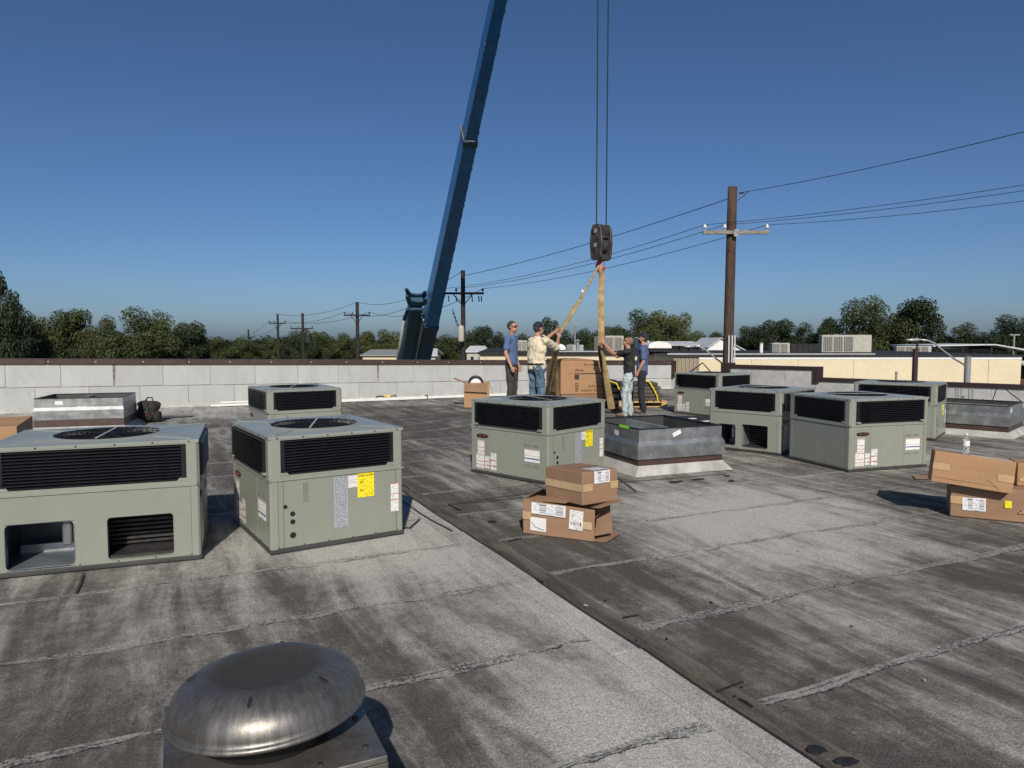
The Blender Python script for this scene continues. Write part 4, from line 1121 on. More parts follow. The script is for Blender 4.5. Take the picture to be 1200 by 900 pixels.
trim(.86, 1.80, -19.72, .02, 'short white metal trim on the roof at the left end, behind the half hidden unit', .05)
trim(1.1, 1.86, -19.9, .075, 'short white metal trim stacked on another by the parapet', .05, .1)
trim(3.05, 6.6, -19.70, .02, 'long white metal trim lying along the foot of the parapet, tools on it', .075, .2)
trim(6.62, 9.3, -19.72, .02, 'white metal trim between the tool trim and the open carton', .07, .16)
t = thing('hand_tools', tuple(EN(5.35, -19.64, .095)), 'black and yellow hand tools lying on the long white trim', 'tools', A0)
mb = MB(); mb.tube([(-.22, 0, .02), (-.1, .02, .05), (.0, 0, .03), (.08, 0, .03)], .02, 7); mb.tube([(.2, .02, .02), (.32, 0, .05), (.38, 0, .02)], .022, 7); mb.build('tool_handle', M['black'], t)
mb = MB(); mb.tube([(.02, 0, .03), (.10, .01, .045), (.2, 0, .02)], .026, 8); mb.build('yellow_grip', M['yellow'], t)
t = thing('strap_clip', tuple(EN(6.6, -19.6, .10)), 'black strap tied round the end of the long white trim', 'strap', A0)
mb = MB(); mb.tube([(0, -.09, -.07), (0.01, -.08, .02), (.03, .12, .02), (0, .14, -.06)], .016, 6); mb.build('strap_loop', M['black'], t)
t = thing('strap_clip', tuple(EN(1.86, -19.66, .08)), 'black strap at the end of the short white trims', 'strap', A0)
mb = MB(); mb.tube([(0, -.06, -.05), (0.05, -.02, .04), (.02, .05, .06), (0.07, .1, -.04)], .016, 6); mb.build('strap_loop', M['black'], t)
# flat black patch and cable behind the front left unit
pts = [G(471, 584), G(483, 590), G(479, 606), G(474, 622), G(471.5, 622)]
tag(decal('black_patch', pts, M['black'], .02, None, .02), 'flat black patch behind the right side of the unit with the yellow label', 'sheet')
mb = MB(); mb.tube([G(470, 585, .05), G(480, 592, .04), G(492, 601, .03), G(505, 609, .03), G(530, 622, .03)], .005, 6)
tag(mb.build('cable', M['black'], None), 'thin black cable trailing from the black patch to the roof valley', 'cable')
mb = MB(); mb.tube([G(474, 618, .025), G(480, 618.5, .025), G(492, 608, .025)], .006, 6)
tag(mb.build('cable', M['black'], None), 'short bent black rod on the roof beside the black patch', 'rod')
for i, (x, y, a, b_) in enumerate([(818, 490, .22, .16), (829, 491, .16, .12), (826, 495, .2, .08), (812, 492, .1, .08)]):
    tag(blob('paper_litter', G(x, y), a, b_, .3 * i, M['plain_paper'], .016 + .004 * i, parent=None, seed=40 + i, th=.004), ['crumpled white paper under the far right unit, largest sheet', 'white paper sheet against the unit with the duct opening', 'long white paper strip in front of the other litter', 'small white paper scrap at the left of the litter'][i], 'litter', 'paper litter in front of the far unit')
t = tag(decal('cardboard_scrap', [G(1069, 559), G(1073, 563), G(1098, 562.5), G(1098, 559)], M['card_dark'], .018, None, .006), 'flat cardboard scrap beside the askew tan box', 'scrap')
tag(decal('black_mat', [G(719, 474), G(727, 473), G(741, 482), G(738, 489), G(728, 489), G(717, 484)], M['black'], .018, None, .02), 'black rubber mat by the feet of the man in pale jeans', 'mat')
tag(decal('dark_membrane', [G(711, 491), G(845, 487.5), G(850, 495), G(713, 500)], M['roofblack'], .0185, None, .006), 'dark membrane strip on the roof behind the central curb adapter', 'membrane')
for i, px in enumerate((1120, 1123, 1126.5, 1135.5, 1139.5)):
    p = at(px, 466, 18.6)
    mb = MB(); mb.tube([(p.x, p.y, 0), (p.x, p.y, .42 + .03 * (i % 2))], .018, 8); mb.lathe([(.025, .42), (.025, .46)], 8, (p.x, p.y, 0))
    tag(mb.build('vent_pipe', M['lampgrey'], None), ('first', 'second', 'third', 'fourth', 'last')[i] + ' grey conduit stub from the left in the row before the low parapet', 'pipe', 'conduit stubs by the low parapet')
for pts, lb in (([at(1168, 455, 18.2), at(1165, 464, 17.8), at(1162, 472, 17.4)], 'black cable hanging down the low parapet, left one of the pair'), ([at(1177, 455, 18.), at(1187, 463, 17.6), at(1199, 472, 17.2), at(1215, 478, 16.8)], 'black cable hanging down the low parapet, right one of the pair')):
    mb = MB(); mb.tube(pts, .012, 6); tag(mb.build('cable', M['black'], None), lb, 'cable')

# ------------------------------------------------------------------ crane
P0 = at(505, 372, 46.0); TIP = at(584, 0, 27.0)
TIP = P0 + (TIP - P0) * 1.0
# the boom passes the picture point 584, 0 and ends straight above the hook block
def solve_tip():
    hx, hy = 2.16, 17.45; d0 = at(584, 0, 1.0); s_ = d0.x
    k = (hx - P0.x) / (P0.y - hy)
    Y = (P0.x + k * P0.y) / (s_ + k)
    q = at(584, 0, Y); return P0 + (q - P0) * ((P0.y - hy) / (P0.y - Y))
TIP = solve_tip(); BL = (TIP - P0).length
CD = (TIP - P0).normalized()
hh = Vector((CD.x, CD.y, 0)).normalized()
CS = Vector((hh.y, -hh.x, 0))                          # sideways, to the left and towards the camera
CS = CS if CS.x < 0 else -CS
CU = CD.cross(CS); CU = CU if CU.z < 0 else -CU        # underside
crane = thing('crane', (P0.x - 2, P0.y + 6, -4.5), 'tall blue telescopic crane boom rising from behind the parapet', 'crane')
co = Vector(crane.location)
def beam(name, t0, t1, ka, kb, m, parent=crane, off=Vector((0, 0, 0)), bev=.03, taper=True):
    """box along the boom; ka, kb scale its depth (underside direction) and width"""
    mb = MB(); q = []
    for t in (t0, t1):
        a, b = bdim(t) if taper else bdim(0); a *= ka; b *= kb
        c = P0 + CD * t + off - co
        q.append([mb.bm.verts.new(c + CS * (sx * b / 2) + CU * (sy * a / 2)) for sx, sy in ((-1, -1), (1, -1), (1, 1), (-1, 1))])
    mb.bm.faces.new(q[0]); mb.bm.faces.new(q[1][::-1])
    for i in range(4): mb.bm.faces.new((q[0][i], q[1][i], q[1][(i + 1) % 4], q[0][(i + 1) % 4]))
    if bev: mb.bevel(bev)
    return mb.build(name, m, parent)
def bdim(t):                                           # boom depth and width, slimmer towards the tip
    f = min(max(t / BL, -.02), 1); return 1.40 - .86 * f, .85 - .51 * f
def tpx(y):                                            # boom parameter at picture height y
    lo, hi = -14.0, BL
    for _ in range(40):
        md = (lo + hi) / 2; p = P0 + CD * md; d = p - Vector((0, 0, HC))
        dep = d.y * math.cos(PITCH) - d.z * math.sin(PITCH); up = d.y * math.sin(PITCH) + d.z * math.cos(PITCH)
        if 450 - FPX * up / dep > y: lo = md
        else: hi = md
    return lo
t_c, t_m = tpx(372), tpx(158)
TB = -9.0
beam('boom_base_section', TB, t_c - .5, 1.03, 1.03, M['boom2'], taper=False)
beam('boom_collar', t_c - .5, t_c, 1.10, 1.12, M['boom2'], taper=False)
beam('boom_section', t_c, t_m, 1.0, 1.0, M['boom'])
beam('boom_section', t_m, BL - .4, .92, .92, M['boom'])
beam('boom_collar', t_m - .30, t_m + .05, 1.06, 1.07, M['boom2'])
mb = MB(); c = P0 + CD * (t_m + .05) - co; a_, b_ = bdim(t_m)
mb.tube([c + CS * b_ * .6 + CU * -a_ * .5, c + CS * b_ * .58 + CU * a_ * .56 + CD * .1, c + CS * -b_ * .2 + CU * a_ * .66 + CD * .2], .028, 6); mb.build('hose_guide', M['rub'], crane)
for (ta, tb, kk) in ((t_c + .1, t_m - .4, 1.0), (t_m + .2, BL - 1, .92)):
    mb = MB(); n_ = 70
    for i in range(n_):
        if rng.random() < .3: continue
        a, b = ta + (tb - ta) * i / n_, ta + (tb - ta) * (i + .75) / n_
        for (su, ss) in ((1, 1), (1, -1)):
            if ss < 0 and rng.random() < .5: continue
            P_ = []
            for t in (a, b):
                da, db = bdim(t); P_.append(P0 + CD * t - co + CU * (su * da * kk * .497) + CS * (ss * db * kk * .497))
            mb.tube(P_, .008 + .014 * rng.random(), 4)
    o = mb.build('scraped_edge', M['rub'], crane); o['kind'] = 'stuff'
mb = MB(); c = P0 + CD * (BL - .4) - co
mb.obox(c - CS * .3 - CU * .35, CS * .6, CU * .9, CD * .9); mb.bevel(.05); hd = mb.build('boom_head', M['boom2'], crane)
# second member with the boom rest on its left
off = CS * 1.12 + CU * -.05
t_l = tpx(354)
beam('lift_frame', TB, t_l - .2, .74, .92, M['boom2'], off=off, taper=False)
beam('frame_rail', TB, t_l - .9, .20, .16, M['boom2'], off=CS * .70 + CU * .48, taper=False)
beam('frame_rail', TB, t_l - 1.0, .09, .10, M['lampalu'], off=CS * .60 + CU * .66, bev=.01, taper=False)
mb = MB(); c1, c2 = P0 + CD * TB + CS * 1.72 - co, P0 + CD * (t_l - 1.9) + CS * 1.69 - co
mb.tube([c1, c2], .097, 12); mb.build('cylinder_rod', M['chrome'], crane, True)
mb = MB(); mb.tube([c2 - CD * .1, c2 + CD * 1.1 - CS * .12], [.12, .09], 12); mb.build('rod_head', M['boom2'], crane)
c = P0 + CD * t_l + off - co                           # the saddle
for k in (-1, 1):
    mb = MB(); o_ = c + CU * (k * .26 - .06)
    prof = [(-.62, -.10), (-.46, -.36), (.46, -.36), (.60, -.05), (.76, .62), (.60, .66), (.34, .14), (.0, .06), (-.34, .14), (-.44, .40), (-.60, .36)]
    mb.prism([o_ + CS * a + CD * (b + .30) for a, b in prof], CU * .12)
    mb.build('boom_rest', M['boom2'], crane)
mb = MB(); mb.obox(c - CS * .42 - CU * .3 + CD * -.15, CS * .84, CU * .6, CD * .30); mb.bevel(.03); mb.build('rest_base', M['boom2'], crane)
base = P0 + CD * TB - co
mb = MB(); mb.box(base.x - 1.3, base.x + 2.0, base.y - 1.4, base.y + 1.8, 1.0, 1.9); mb.bevel(.1); mb.build('turntable', M['boom'], crane)
mb = MB(); mb.box(base.x - 5.5, base.x + 5.5, base.y - 1.0, base.y + 1.5, .55, 1.0); mb.bevel(.08); mb.build('carrier_deck', M['boom2'], crane)
for k in range(4):
    for sy in (-1.0, 1.3):
        mb = MB(); mb.tube([(base.x - 4.4 + k * 2.9, base.y + sy - .15, .52), (base.x - 4.4 + k * 2.9, base.y + sy + .3, .52)], .52, 18); mb.build('wheel', M['black'], crane)

# hook block, its two ropes and the hook
HB = at(704.5, 284, 17.5)
blk = thing('hook_block', tuple(HB), 'heavy black crane hook block hanging from two ropes with a red hook', 'hook block', R(-52)); blk.scale = (.88, .86, 1)
mb = MB()
for k in (-1, 1):
    pr = [(-.20, .28), (-.12, .42), (.12, .42), (.20, .28), (.235, -.02), (.20, -.37), (.11, -.44), (-.11, -.44), (-.20, -.37), (-.235, -.02)]
    mb.prism([(x, k * .19 - .035, z) for x, z in pr], (0, .07, 0))
mb.bevel(.012); mb.build('side_plate', M['blockpaint'], blk)
for z in (.26, -.08):
    mb = MB(); mb.tube([(0, -.13, z), (0, .13, z)], .17, 20); mb.build('sheave', M['blockpaint'], blk)
    mb = MB(); mb.tube([(0, -.245, z), (0, .245, z)], .055, 10); mb.build('sheave_pin', M['lampgrey'], blk)
mb = MB()
for z in (.36, .12, -.36): mb.box(-.16, .16, -.155, .155, z - .03, z + .03)
mb.box(-.17, .17, -.155, .155, -.42, -.30); mb.build('cross_piece', M['blockpaint'], blk)
mb = MB()
for (x, z, r_) in ((-.09, .24, .06), (.07, .05, .045), (-.06, -.22, .05)):
    mb.prism([(x + r_ * math.cos(q), -.228, z + r_ * math.sin(q) * 1.3) for q in [2 * math.pi * k / 12 for k in range(12)]], (0, .006, 0))
mb.build('plate_hole', M['void'], blk)
mb = MB(); pts = []; rad = []
mb.tube([(0, 0, -.38), (0, 0, -.47)], .055, 10)
for i in range(19):
    q = R(95) + R(265) * i / 18
    pts.append((.125 * math.cos(q), 0, -.575 + .125 * math.sin(q))); rad.append(.055 - .028 * (i / 18) ** 2 + .014 * math.sin(math.pi * i / 18))
mb.tube(pts, rad, 10); mb.build('hook', M['red'], blk, True)
mb = MB(); mb.tube([(.02, 0, -.43), (.13, 0, -.52), (.11, 0, -.58)], .014, 6); mb.build('hook_latch', M['rub'], blk)
for s in (-1, 1):
    p = HB + Vector((s * .11, s * -.06, .38)); q = TIP + Vector((s * .13, s * -.07, 0))
    mb = MB(); mb.tube([p, q], .016, 6)
    tag(mb.build('hoist_rope', M['rope'], None), ('left' if s < 0 else 'right') + ' one of two steel ropes running up from the hook block', 'rope', 'ropes of the hook block')

# the carton being landed, with its slings
ca = thing('crated_unit', (1.16, 16.95, .42), 'large cardboard carton hanging in tan slings between the workers', 'carton', R(13))
W, D, H = 1.10, 1.25, .80
mb = MB(); mb.box(0, W, 0, D, 0, H); mb.bevel(.02, 2); 
for v in mb.bm.verts: v.co += Vector((.006 * noise.noise(v.co * 3), .006 * noise.noise(v.co * 3 + Vector((9, 0, 0))), .004 * noise.noise(v.co * 4)))
mb.build('carton_body', M['card'], ca)
mb = MB(); mb.box(-.02, W * .72, .02, D, H + .001, H + .035); mb.bevel(.01); mb.build('carton_lid', M['card'], ca)
mb = MB()
for u in (.28, .33): mb.prism([(W * u, .016, H + .036), (W * u + .02, .016, H + .036), (W * u + .10, D * .6, H + .036), (W * u + .08, D * .6, H + .036)], (0, 0, .002))
mb.build('lid_slot', M['ink'], ca)
mb = MB(); mb.box(.02, W - .02, .02, D - .02, -.12, -.004)
mb.build('base_skid', M['card_in'], ca)
FA, FB = face_frame('A', W, D), face_frame('B', W, D)
for (u0, u1, m_) in ((.02, .05, 'card_dark'), (.30, .36, 'tape'), (.66, .72, 'card_dark')):
    fquad('side_strip', FA, D * u0, D * u1, .01, H - .01, .009, M[m_], ca)
mb = MB(); fbox(mb, FB, .34, W - .03, .485, .505, -.003, .0075); mb.build('print_bar', M['ink'], ca)
mb = MB(); fbox(mb, FB, .345, .46, .36, .47, -.003, .0078); mb.build('print_block', M['ink'], ca)
ftext('lettering', FB, .48, .575, .0080, 'TRANE', .058, M['ink'], ca)
mb = MB(); c_ = Vector((.395, 0, .575)); mb.tube([Vector((.395 + .028 * math.cos(q), -.008, .575 + .028 * math.sin(q))) for q in [2 * math.pi * i / 14 for i in range(12)]], .006, 4); mb.build('print_mark', M['ink'], ca)
for k, zz in enumerate((.10, .17, .245)):
    mb = MB(); mb.tube([Vector((.40 + .035 * math.cos(q) * (1 if k else .8), -.008, zz + .028 * math.sin(q))) for q in [2 * math.pi * i / 14 for i in range(15)]], .006, 4); mb.build('print_mark', M['ink'], ca)
def scribble(F, u0, u1, z, h, m, parent, seed):
    rr = random.Random(seed); mb = MB(); u = u0
    while u < u1 - h * .5:
        wd = h * rr.uniform(.45, .75); k = rr.randrange(3)
        fbox(mb, F, u, u + h * .14, z, z + h, -.002, .0080)
        if k != 1: fbox(mb, F, u + h * .15, u + wd, z + h * .86, z + h, -.002, .0080)
        if k != 2: fbox(mb, F, u + h * .15, u + wd * .9, z + h * .42, z + h * .56, -.002, .0080)
        if k == 2: fbox(mb, F, u + wd - h * .14, u + wd, z, z + h * .85, -.002, .0080)
        u += wd + h * rr.choice((.22, .25, .7))
    o = mb.build('printed_line', m, parent); o['kind'] = 'stuff'; return o
scribble(FB, .58, W - .06, .69, .035, M['ink'], ca, 3); scribble(FB, .86, W - .04, .27, .035, M['ink'], ca, 4)
scribble(FB, .70, W - .05, .165, .045, M['ink'], ca, 5); scribble(FB, .52, .86, .055, .055, M['ink'], ca, 6); scribble(FB, .88, W - .04, .055, .055, M['red_print'], ca, 7)
def ribbon(name, pts, widths, twist, parent, m, th=.05):
    """a flat web strap through the points, turning about its length"""
    pts = [Vector(p) for p in pts]; P = []; seedw = len(pts) * 1.3
    for i in range(len(pts) - 1):
        for k in range(8): P.append((i + k / 8, pts[i].lerp(pts[i + 1], k / 8)))
    P.append((len(pts) - 1, pts[-1]))
    mb = MB(); rings = []
    for j, (s, p) in enumerate(P):
        d = (P[min(j + 1, len(P) - 1)][1] - P[max(j - 1, 0)][1]).normalized()
        a = d.cross(Vector((0, 1, 0))).normalized(); b = d.cross(a)
        i = min(int(s), len(widths) - 2); f = s - i
        wd = widths[i] * (1 - f) + widths[i + 1] * f; tw = twist[i] * (1 - f) + twist[i + 1] * f
        u = a * math.cos(tw) + b * math.sin(tw); v = d.cross(u)
        p = p + v * .012 * noise.noise(p * 3)
        wd *= 1 + .28 * noise.noise(Vector((p.z * 2.6, p.x, seedw))); p = p + u * .02 * noise.noise(p * 1.7)
        rings.append([mb.bm.verts.new(p + u * (sx * wd / 2) + v * (sy * th / 2)) for sx, sy in ((-1, -.3), (-.45, -1), (0, -.35), (.5, -1), (1, -.3), (1, .3), (.5, 1), (-.45, 1), (-1, .3))])
    for r0, r1 in zip(rings, rings[1:]):
        for k in range(9): mb.bm.faces.new((r0[k], r0[(k + 1) % 9], r1[(k + 1) % 9], r1[k]))
    mb.bm.faces.new(rings[0]); mb.bm.faces.new(rings[-1][::-1])
    o = mb.build(name, m, parent); smooth_by_angle(o, 50); return o
HK = at(702.5, 313.5, 17.5)
HAND_W = at(656, 390, 15.15); HAND_C = at(704.5, 402, 16.35)
sl = thing('lifting_sling', tuple(HK), 'tan web sling leg pulled aside by the man in the cream shirt', 'sling', 0, 'slings on the crane hook')
rel = lambda p: Vector(p) - HK
ribbon('sling_web', [rel(HK + Vector((-.02, 0, .04))), rel(HK.lerp(HAND_W, .33)), rel(HK.lerp(HAND_W, .66)), rel(HAND_W), rel(at(648, 425, 15.9)), rel(at(641, 460, 16.6)), rel(at(640, 466, 16.8))], [.06, .06, .11, .07, .11, .11, .11], [.9, .9, .5, .9, .4, .2, .2], sl, M['sling'])
ribbon('sling_web', [rel(at(651, 405, 15.5)), rel(at(651, 435, 16.2)), rel(at(653, 463, 16.7))], [.06, .09, .10], [.2, .3, .2], sl, M['sling'])
s_ = HK.lerp(HAND_W, .42); mb = MB(); mb.obox(rel(s_) + Vector((-.05, -.04, 0)), (.04, 0, .02), (0, .02, 0), (-.02, 0, .05)); mb.build('sling_tag', M['plain_paper'], sl)
sl = thing('lifting_sling', tuple(HK), 'tan web sling leg hanging straight down from the red hook past the carton', 'sling', 0, 'slings on the crane hook')
ribbon('sling_web', [rel(HK + Vector((0, -.03, .06))), rel(HK + Vector((.06, -.06, -.25))), rel(at(703.5, 350, 17.0)), rel(at(705, 400, 16.5)), rel(at(708, 425, 16.4)), rel(at(713, 455, 16.4)), rel(at(717, 479, 16.5))], [.08, .14, .15, .15, .11, .15, .15], [.5, .6, .3, .4, .9, .4, .3], sl, M['sling'])
ribbon('sling_web', [rel(at(704, 405, 16.6)), rel(at(706, 430, 16.75)), rel(at(711, 466, 16.9))], [.12, .13, .12], [.3, .4, .3], sl, M['brown'])

# ------------------------------------------------------------------ pallet of shingles
pl = thing('pallet', (2.72, 18.05, .012), 'wooden pallet behind the two men on the right', 'pallet', R(3))
for y in (0, .45, .9):
    for x in (.0, .55, 1.1): 
        mb = MB(); mb.box(x, x + .14, y, y + .10, .022, .11); mb.build('pallet_block', M['pallet'], pl)
    mb = MB(); mb.box(0, 1.24, y, y + .1, 0, .02); mb.build('bottom_board', M['pallet'], pl)
    mb = MB(); mb.box(0, 1.24, y, y + .1, .112, .132); mb.build('stringer', M['pallet'], pl)
for k in range(7):
    mb = MB(); mb.box(.0 + .185 * k, .13 + .185 * k, 0, 1.0, .134, .154); mb.build('deck_board', M['pallet'], pl)
st = thing('shingle_stack', (2.80, 18.1, .17), 'stack of dark shingle bundles strapped on the pallet', 'roofing bundles', R(3))
for k in range(5):
    for j in range(2):
        w_ = .55 - .03 * k; 
        mb = MB(); mb.box(0, .5, 0, .8, 0, .085); mb.bevel(.02, 2)
        for v in mb.bm.verts: v.co.z += .02 * noise.noise(v.co * 3 + Vector((k, j, 0))) - .03 * max(0, (v.co.x if j else .5 - v.co.x) - .3)
        b = mb.build('bundle', M['slate'], st); b.location = (.0 + .53 * j - .02 * k + (.05 if j else .02) * (k % 2), .02 * k, .095 * k)
mb = MB(); mb.tube([(.92, -.03, 0), (.90, -.04, .12), (.80, -.03, .32), (.70, 0, .49), (.45, .1, .53)], .019, 6); mb.build('yellow_strap', M['yellow'], st)
t = thing('wrapped_bundle', (2.35, 18.0, .02), 'black plastic wrapped bundle with yellow straps left of the shingle stack', 'bundle', R(5))
mb = MB()
for k in range(4): mb.ell((.18 + .03 * (k % 2), .3, .10 + .16 * k), (.30 - .02 * k, .35, .11), 12)
for v in mb.bm.verts: v.co += Vector((1, .6, .4)) * .06 * noise.noise(v.co * 5); v.co.z = max(v.co.z, 0)
mb.build('wrap_body', M['plastic_wrap'], t, False)
mb = MB(); mb.tube([(.0, .02, .62), (.12, -.03, .66), (.3, -.02, .60), (.36, -.05, .45)], .018, 6); mb.tube([(-.1, .02, .58), (.02, -.02, .70), (.1, 0, .69)], .016, 6); mb.build('yellow_strap', M['yellow'], t)

# ------------------------------------------------------------------ people
def remesh(o, vox, sm=6, disp=0, dsz=.1, seed=0):
    m = o.modifiers.new('remesh', 'REMESH'); m.mode = 'VOXEL'; m.voxel_size = vox; m.use_smooth_shade = True
    s = o.modifiers.new('smooth', 'SMOOTH'); s.iterations = sm; s.factor = .5
    if disp:
        tx = bpy.data.textures.new('folds', 'CLOUDS'); tx.noise_scale = dsz; tx.noise_depth = 1; tx.contrast = 1.5
        d = o.modifiers.new('folds', 'DISPLACE'); d.texture = tx; d.strength = disp; d.mid_level = .5; d.texture_coords = 'LOCAL'
    return o
def limb(mb, pts, rads, n=10):
    for (a, b), (ra, rb) in zip(zip(pts, pts[1:]), zip(rads, rads[1:])):
        a, b = Vector(a), Vector(b); d = b - a; L = d.length
        rot = d.to_track_quat('Z', 'Y').to_matrix().to_4x4()
        k = 6
        rings = [(0, ra), (L, rb)]
        prof = []
        for i in range(k): prof.append((ra * math.sin(math.pi / 2 * (i + .02) / k), -ra * math.cos(math.pi / 2 * i / k)))
        prof.append((ra, 0)); prof.append((rb, L))
        for i in range(1, k + 1): prof.append((max(.0008, rb * math.cos(math.pi / 2 * i / k)), L + rb * math.sin(math.pi / 2 * i / k)))
        rr = []
        for r, z in prof:
            r = max(r, .0008)
            rr.append([mb.bm.verts.new(a + (rot @ Vector((r * math.cos(2 * math.pi * j / n), r * math.sin(2 * math.pi * j / n), z)))) for j in range(n)])
        for r0, r1 in zip(rr, rr[1:]):
            for j in range(n): mb.bm.faces.new((r0[j], r0[(j + 1) % n], r1[(j + 1) % n], r1[j]))
        mb.bm.faces.new(rr[0][::-1]); mb.bm.faces.new(rr[-1])
def loft(mb, secs, n=20):
    """closed tube of elliptical sections: (centre, rx, ry, yaw)"""
    rr = []
    for c, rx, ry, yaw in secs:
        c = Vector(c); u = Vector((math.cos(yaw), math.sin(yaw), 0)); v = Vector((-u.y, u.x, 0))
        rr.append([mb.bm.verts.new(c + u * rx * math.cos(2 * math.pi * j / n) + v * ry * math.sin(2 * math.pi * j / n)) for j in range(n)])
    for r0, r1 in zip(rr, rr[1:]):
        for j in range(n): mb.bm.faces.new((r0[j], r0[(j + 1) % n], r1[(j + 1) % n], r1[j]))
    mb.bm.faces.new(rr[0][::-1]); mb.bm.faces.new(rr[-1])
def hand(mb, wrist, d, palm, side, curl):
    """wrist point, finger direction, palm normal, thumb side direction"""
    d = d.normalized(); palm = (palm - d * palm.dot(d)).normalized(); s = d.cross(palm)
    if s.dot(side) < 0: s = -s
    M3 = Matrix((s, palm, d)).transposed()
    mb.ell(wrist + d * .05, (.042, .019, .052), 12, M3)
    limb(mb, [wrist - d * .02, wrist + d * .03], [.028, .026], 8)
    for k, (o_, L) in enumerate(((.030, .072), (.010, .080), (-.010, .075), (-.030, .060))):
        p = wrist + d * .088 + s * o_; dd = d.copy(); pts = [p - d * .02, p]; ang = 0
        for j, f in enumerate((.45, .32, .23)):
            ang += curl * (1.1 if j else .8) * (1 + .08 * k)
            dd = d * math.cos(ang) + palm * math.sin(ang)
            pts.append(pts[-1] + dd * L * f)
        limb(mb, pts, [.0105, .0102, .0095, .009, .0078], 7)
    p = wrist + d * .035 + s * .032
    t1 = p + (s * .75 + d * .55 + palm * .25).normalized() * .038; t2 = t1 + (d * .75 + palm * .55 * max(.4, curl) + s * .2).normalized() * .032; t3 = t2 + (d * .7 + palm * .8 * max(.4, curl)).normalized() * .022
    limb(mb, [p, t1, t2, t3], [.015, .0125, .0105, .009], 7)

SKIN = mat('reddish skin', (.42, .215, .145), .55, var=.08, scale=9)  # one even reddish skin colour for all four men
def person(label, base, yaw, J, shirt_m, trouser_m, shoe_m, hair_m, scale=1.0, look=(0, 1, 0), bulk=1.0, cap=None, glasses=False, beard=None, hem=.90, sleeves=.55, folds=.016, belt=None, hair_full=True, extra=None):
    t = thing('person', base, label, 'person', yaw, None); t.scale = (scale,) * 3
    V = {k: Vector(v) for k, v in J.items() if not isinstance(v, float)}
    up = (V['neck'] - V['pelvis']).normalized()
    nk, hd, pv, ch, ws_ = V['neck'], V['head'], V['pelvis'], V['chest'], V['waist']
    f = Vector(look).normalized(); hu = (hd - nk).normalized(); hu = (hu * .8 + Vector((0, 0, .4))); hu = (hu - f * hu.dot(f)).normalized(); hs = f.cross(hu)
    H3 = Matrix((hs, f, hu)).transposed()
    def hp(x, y, z): return hd + hs * x + f * y + hu * z
    # body: one skin from head to ankles
    mb = MB()
    limb(mb, [ch, nk, hd - hu * .03], [.07, .060, .058])
    mb.ell(hp(0, -.012, .02), (.076, .096, .100), 18, H3); mb.ell(hp(0, .028, -.045), (.060, .066, .075), 16, H3)
    mb.ell(hp(0, .052, -.088), (.030, .032, .024), 10, H3)
    limb(mb, [hp(0, .088, .022), hp(0, .114, -.020)], [.011, .017], 8)
    limb(mb, [hp(-.045, .082, .034), hp(.045, .082, .034)], [.013, .013], 8)
    limb(mb, [hp(-.02, .094, -.052), hp(.02, .094, -.052)], [.010, .010], 8)
    for s in (-1, 1):
        mb.ell(hp(s * .078, -.012, -.002), (.010, .020, .032), 8, H3)
    sections = [(pv + Vector((0, 0, -.06)), .13 * bulk, .095, 0), (ws_, .13 * bulk, .09, 0), (ch, .15 * bulk, .09, 0), (nk + Vector((0, 0, -.04)), .09, .06, 0)]
    loft(mb, sections)
    for s in 'LR':
        limb(mb, [V['sh' + s], V['el' + s], V['wr' + s]], [.048, .040, .028]); limb(mb, [(V['sh' + s] + ch) / 2, V['sh' + s]], [.06, .05])
        mid = V['el' + s].lerp(V['wr' + s], .35); limb(mb, [V['el' + s], mid, V['wr' + s]], [.039, .041, .027])
        limb(mb, [V['hip' + s], V['kn' + s], V['an' + s]], [.065, .045, .035])
        limb(mb, [V['an' + s], V['an' + s] + Vector((0, .06, -.03))], [.035, .03])
        fd = V['fd' + s] if ('fd' + s) in V else (V['wr' + s] - V['el' + s])
        hand(mb, V['wr' + s], fd, V.get('pn' + s, Vector((0, -1, 0))), V.get('th' + s, Vector((0, 0, 1))), J.get('curl' + s, J['curl']))
    body = remesh(mb.build('body', SKIN, t), .0085, 3)
    # face
    if not glasses:
        for s in (-1, 1):
            mb = MB(); mb.ell(hp(s * .032, .086, .014), (.012, .009, .008), 8, H3); mb.build('eye', M['ink'], t)
    else:
        mb = MB()
        for s in (-1, 1): mb.ell(hp(s * .034, .092, .014), (.030, .014, .021), 10, H3); limb(mb, [hp(s * .062, .085, .018), hp(s * .082, -.01, .012)], [.005, .005], 6)
        limb(mb, [hp(-.01, .104, .018), hp(.01, .104, .018)], [.006, .006], 6); mb.build('sunglasses', M['black'], t)
    mb = MB(); mb.ell(hp(0, .102, -.053), (.022, .005, .005), 8, H3); mb.build('mouth', M['lip'], t)
    if hair_m:
        mb = MB()
        bm2 = MB(); bm2.ell(hp(0, -.022, .028), (.083, .100, .101), 18, H3)
        for v in bm2.bm.verts:
            q = v.co - hd; fy, fz = q.dot(f), q.dot(hu)
            if fy > .045 and fz < .075 or fz < (-.055 if fy < 0 else .03): v.co = hd + (v.co - hd) * .86
        o = bm2.build('hair', hair_m, t, True)
        mb.bm.free()
    if beard:
        mb = MB(); mb.ell(hp(0, .040, -.070), (.062, .066, .058), 14, H3); mb.build('beard', beard, t, True)
    if cap:
        mb = MB(); bm = mb.bm
        mb.ell(hp(0, -.010, .055), (.088, .108, .085), 20, H3)
        for v in mb.bm.verts:
            q = (v.co - hd).dot(hu)
            if q < .040: v.co += hu * (.040 - q)
        bd = f if cap[1] else -f
        c0 = hp(0, 0, .045)
        pts = []
        for i in range(11):
            q = math.pi * i / 10
            pts.append(c0 + hs * .078 * math.cos(q) + bd * (.075 + .105 * math.sin(q)) - hu * .012 * math.sin(q))
        mb.prism(pts, hu * .008)
        mb.build('cap', cap[0], t, True)
    # shirt
    mb = MB()
